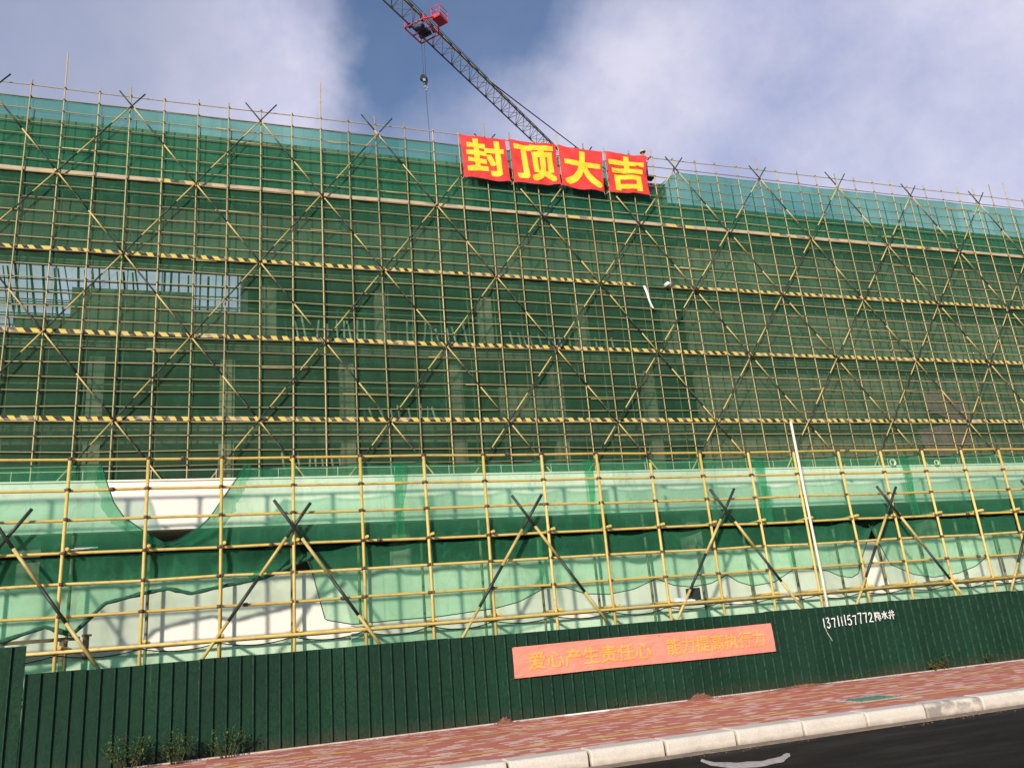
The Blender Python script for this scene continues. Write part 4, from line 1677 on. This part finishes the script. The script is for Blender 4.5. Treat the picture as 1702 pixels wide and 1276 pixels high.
# face: nose, eyes, mouth; gloved five-fingered hands
b = MB()
fx, fy, fz = PX, PY - .155, PZ + 1.60
b.add([(fx - .015, fy, fz - .01), (fx + .015, fy, fz - .01), (fx, fy - .03, fz - .012), (fx, fy + .004, fz + .04)], [(0, 1, 2), (0, 2, 3), (1, 3, 2), (0, 3, 1)])
b.build('nose', M['skin'], person)
for sx in (-1, 1):
    b = MB()
    b.box((fx + sx * .034 - .014, fy - .002, fz + .03), (fx + sx * .034 + .014, fy + .01, fz + .042))
    b.build('eye', M['glove'], person)
b = MB()
b.box((fx - .024, fy - .002, fz - .045), (fx + .024, fy + .01, fz - .037))
b.build('mouth', M['vest'], person)
for sx in (1, -1):
    hx, hy, hz = PX + sx * .20, PY - .43, PZ + 1.09
    hv = [(hx, hy, hz), (hx, hy - .05, hz + .005)]
    he = [(0, 1)]
    hr = [.036, .042]
    for f in range(4):
        dx = (f - 1.5) * .021
        L_ = (.062, .072, .068, .052)[f]
        i0 = len(hv)
        hv += [(hx + dx, hy - .09, hz + .008), (hx + dx, hy - .09 - L_ * .55, hz - .012), (hx + dx, hy - .09 - L_ * .5, hz - .05)]
        he += [(1, i0), (i0, i0 + 1), (i0 + 1, i0 + 2)]
        hr += [.011, .010, .009]
    i0 = len(hv)
    hv += [(hx - sx * .04, hy - .035, hz - .01), (hx - sx * .055, hy - .075, hz - .035)]
    he += [(0, i0), (i0, i0 + 1)]
    hr += [.013, .010]
    skin_mesh('glove', hv, he, hr, M['glove'], person)

# ------------------------------------------------------------------ small things
def leafy(name, label, group, cx, cy, h, wdt, nstem, nleaf, m, lsize=(0.03, 0.06), seed=1, depth=.18):
    r = random.Random(seed)
    root = empty(name, label, 'plant', group)
    root.location = (cx, cy, 0)
    st, lf = MB(), MB()
    for q in range(nstem):
        a = r.uniform(-1, 1)
        hh = h * r.uniform(.55, 1.05) * (1 - .35 * abs(a))
        tip = Vector((a * wdt * .5, r.uniform(-depth, depth * .5), hh))
        basep = Vector((a * wdt * .15, r.uniform(-.04, .04), 0))
        mid = basep.lerp(tip, .5) + Vector((r.uniform(-.03, .03), r.uniform(-.03, .03), .05))
        st.tube([basep, mid, tip], [.008, .006, .003], 5)
        for l in range(nleaf):
            s = r.uniform(.25, 1.02)
            p = basep.lerp(mid, s * 2) if s < .5 else mid.lerp(tip, (s - .5) * 2)
            p = p + Vector((r.gauss(0, .05), r.gauss(0, .04), r.gauss(0, .03)))
            if p.z < .01:
                p.z = .02
            d = Vector((r.gauss(0, 1), r.gauss(-.3, 1), r.gauss(0, .6))).normalized()
            u = d.cross(Vector((0, 0, 1)))
            if u.length < .1:
                u = Vector((1, 0, 0))
            u.normalize()
            up_ = Vector((0, 0, 1))
            L_ = r.uniform(*lsize)
            wv__ = L_ * .34
            lf.add([p, p + d * L_ * .5 + u * wv__ + up_ * .006, p + d * L_ - up_ * .008, p + d * L_ * .5 - u * wv__ + up_ * .006], [(0, 1, 2, 3)])
    st.build('stem', M['stem'], root)
    lf.build('foliage', m, root)
    return root


leafy('shrub', 'tallest leafy shrub at the left foot of the fence', 'shrubs at the fence foot', 6.08, -21.02, .84, .85, 13, 34, M['leaf'], (.04, .085), 3)
leafy('shrub', 'middle leafy shrub between the two others at the left foot of the fence', 'shrubs at the fence foot', 6.86, -21.0, .62, .66, 11, 34, M['leaf'], (.035, .075), 4)
leafy('shrub', 'smallest rightmost shrub at the left foot of the fence, its base hidden by shade', 'shrubs at the fence foot', 7.72, -20.98, .58, .72, 10, 30, M['leaf'], (.035, .07), 5)
leafy('weed', 'bushiest tuft of weeds at the right foot of the fence', 'weeds at the fence foot', 24.35, -20.74, .27, .62, 12, 22, M['leaf_dry'], (.03, .08), 6, .06)
leafy('weed', 'single upright weed left of the bushy tuft at the right fence foot', 'weeds at the fence foot', 24.75, -20.72, .50, .16, 3, 20, M['leaf'], (.03, .06), 7, .04)
leafy('weed', 'thin wispy weed right of the bushy tuft at the fence foot', 'weeds at the fence foot', 26.1, -20.72, .32, .34, 5, 14, M['leaf'], (.03, .07), 8, .05)
leafy('weed', 'tiny weed at the fence foot below the painted phone number', 'weeds at the fence foot', 21.9, -20.72, .14, .30, 5, 10, M['leaf'], (.02, .05), 9, .04)
leafy('weed', 'tiny weed at the fence foot below the salmon banner', 'weeds at the fence foot', 15.62, -20.72, .13, .22, 4, 10, M['leaf'], (.02, .045), 10, .04)
leafy('weed', 'low green weeds by the fence foot at the right edge of the photo', 'weeds at the fence foot', 27.6, -20.74, .12, 1.1, 14, 9, M['leaf'], (.02, .05), 11, .04)


def heap(name, label, group, cx, cy, rx, ry, h, seed, m='soil'):
    b = MB()
    n, k = 9, 22
    vs, fs = [(cx, cy, h)], []
    for i in range(1, n + 1):
        for q in range(k):
            t_ = 2 * math.pi * q / k
            r = i / n * (1 + .25 * fbm(math.cos(t_) * 2, math.sin(t_) * 2, seed))
            z = h * (1 - (i / n) ** 1.4) * (1 + .8 * fbm(i * .9, q * .7, seed)) - (.01 if i == n else 0)
            vs.append((cx + rx * r * math.cos(t_), cy + ry * r * math.sin(t_), max(-.01, z)))
    for q in range(k):
        fs.append((0, 1 + q, 1 + (q + 1) % k))
    for i in range(n - 1):
        for q in range(k):
            fs.append((1 + i * k + q, 1 + (i + 1) * k + q, 1 + (i + 1) * k + (q + 1) % k, 1 + i * k + (q + 1) % k))
    b.add(vs, fs, 0, False)
    r = random.Random(seed)
    for _ in range(26):
        px, py = cx + r.gauss(0, rx * .7), cy - abs(r.gauss(0, ry * .7))
        s = r.uniform(.008, .025)
        b.add([(px - s, py, 0), (px + s, py - s, 0), (px, py + s, 0), (px, py, s * 1.6)], [(0, 1, 3), (1, 2, 3), (2, 0, 3)])
    tag(b.build(name, M[m]), label, 'soil heap', group)


heap('soil_heap', 'small lumpy heap of red soil at the fence foot left of the salmon banner', 'soil heaps at the fence foot', 13.05, -20.84, .20, .14, .10, 3)
heap('soil_heap', 'longer low heap of red soil at the fence foot under the salmon banner', 'soil heaps at the fence foot', 17.6, -20.82, .36, .14, .11, 5)
heap('soil_heap', 'flat spread of red soil at the fence foot below the painted phone number', 'soil heaps at the fence foot', 20.3, -20.82, .9, .10, .05, 8)

# pale strip of timber on the pavement by the fence foot
b = MB()
b.box((14.35, -20.90, 0.004), (15.35, -20.86, 0.03))
tag(b.build('timber_strip', M['foam']), 'thin white strip lying along the fence foot below the salmon banner', 'strip')
# grit and crumbs of soil swept along the kerb and the fence foot
b = MB()
for _ in range(1500):
    px_ = RND.uniform(6, 30)
    q = RND.random()
    if q < .45:
        py_, pz_ = -26.50 - abs(RND.gauss(0, .12)), -0.214
    elif q < .8:
        py_, pz_ = PAV_B - abs(RND.gauss(0, .10)), 0.0
    else:
        py_, pz_ = -26.75 - abs(RND.gauss(0, .10)), -0.222
    if fbm(px_ * .8, py_ * .5, 4) < -.05:
        continue
    q = RND.uniform(.004, .016)
    b.add([(px_ - q, py_ - q * .4, pz_), (px_ + q, py_ - q * .5, pz_), (px_ + q * .2, py_ + q, pz_), (px_, py_, pz_ + q * 1.2)], [(0, 1, 3), (1, 2, 3), (2, 0, 3)])
tag(b.build('grit', plain('dull_grit', (0.16, 0.115, 0.085), 0.9, 0.5, 20)), kind='stuff')
# trestle behind the low scaffold
tr = empty('timber_trestle', 'dark timber trestle standing behind the low scaffold at the far left', 'trestle')
part('beam', 'timber', [((2.6, -18.66, 2.34), (4.86, -18.58, 2.41))], tr)
for lx in (2.9, 4.5):
    part('leg', 'timber', [((lx, -18.65, 0), (lx + .08, -18.59, 2.337))], tr)
po = part('timber_post', 'timber', [((4.93, -18.66, 0), (5.03, -18.56, 2.40)), ((4.90, -18.68, 2.40), (5.07, -18.54, 2.44))], None)
tag(po, 'short dark capped timber post beside the trestle at the far left', 'post')
# lamp box on the scaffold
lb = MB()
lb.box((18.66, YL + .03, 2.17), (18.95, YL + .24, 2.47))
lb.tube([(18.80, YL + .14, 2.47), (18.80, YL + .12, 2.60)], .02, 6)
lb.box((18.70, YL + .022, 2.21), (18.91, YL + .031, 2.43))
o = lb.build('junction_box', M['black_plastic'])
tag(o, 'small black junction box on the scaffold rail right of the third crossed braces', 'box')
# foam offcut, boards and battens
b = MB()
b.add([(18.08, YL - .13, 2.17), (18.70, YL - .10, 2.15), (18.62, YL + .12, 2.21), (18.25, YL + .14, 2.24), (18.08, YL - .13, 2.20), (18.70, YL - .10, 2.18), (18.62, YL + .12, 2.24), (18.25, YL + .14, 2.27)],
      [(0, 3, 2, 1), (4, 5, 6, 7), (0, 1, 5, 4), (1, 2, 6, 5), (2, 3, 7, 6), (3, 0, 4, 7)])
tag(b.build('foam_offcut', M['foam']), 'white foam offcut lying on the lowest scaffold rail', 'foam sheet')
b = MB()
b.box((10.28, -18.95, 0.02), (10.56, -18.90, 2.22))
tag(b.build('foam_board', M['foam']), 'pale upright board behind the low scaffold left of the salmon banner', 'board')
for (xa, xb, z, lab) in ((4.62, 4.98, 4.075, 'short white batten lying on the fourth rail at the left'), (4.74, 5.14, 4.095, 'longer white batten lying across the short one at the left')):
    b = MB()
    b.add([(xa, YL + .02, z), (xb, YL + .22, z + .03), (xb, YL + .26, z + .03), (xa, YL + .06, z), (xa, YL + .02, z + .02), (xb, YL + .22, z + .05), (xb, YL + .26, z + .05), (xa, YL + .06, z + .02)],
          [(0, 3, 2, 1), (4, 5, 6, 7), (0, 1, 5, 4), (1, 2, 6, 5), (2, 3, 7, 6), (3, 0, 4, 7)])
    tag(b.build('batten', M['foam']), lab, 'batten', 'white battens on the rail')
# cable coils on the parapet
for (cx, cz, lab) in ((27.02, 5.83, 'left coil of pale hose hung on the parapet at the right'), (28.74, 5.80, 'right smaller coil of pale hose hung on the parapet at the right')):
    b = MB()
    for t3 in range(3):
        pts = []
        rr_ = .085 + .012 * t3 if cx < 28 else .07 + .01 * t3
        for i in range(21):
            a_ = 2 * math.pi * i / 20
            pts.append((cx + rr_ * math.cos(a_), YW - .06 - .012 * t3, cz + rr_ * .9 * math.sin(a_)))
        b.tube(pts, .016, 6, caps=False)
    tag(b.build('hose_coil', M['white_paint']), lab, 'hose coil', 'hose coils on the parapet')
# pale rag hanging in the gap of the third board row
b = MB()
for j in range(11):
    s = j / 10
    for k in range(4):
        b.v.append((29.72 + .36 * s + (k / 3 - .5) * (.17 - .06 * s) + .03 * math.sin(s * 6), -.10 + .02 * math.sin(k * 2 + s * 4), rowz(12) - .02 - 1.35 * s))
for j in range(10):
    for k in range(3):
        a = j * 4 + k
        b.f.append((a, a + 4, a + 5, a + 1))
        b.mi.append(0)
        b.sm.append(True)
tag(b.build('rag', M['foam']), 'pale rag hanging where the striped board is missing', 'rag')
b = MB()
b.tube([(31.05, -.12, rowz(12) + .06), (31.25, -.12, rowz(12) + .2), (31.45, -.12, rowz(12) + .16)], [.09, .12, .07], 7)
tag(b.build('cloth_bundle', M['foam']), 'small white bundle on the end of the striped board right of the gap', 'bundle')
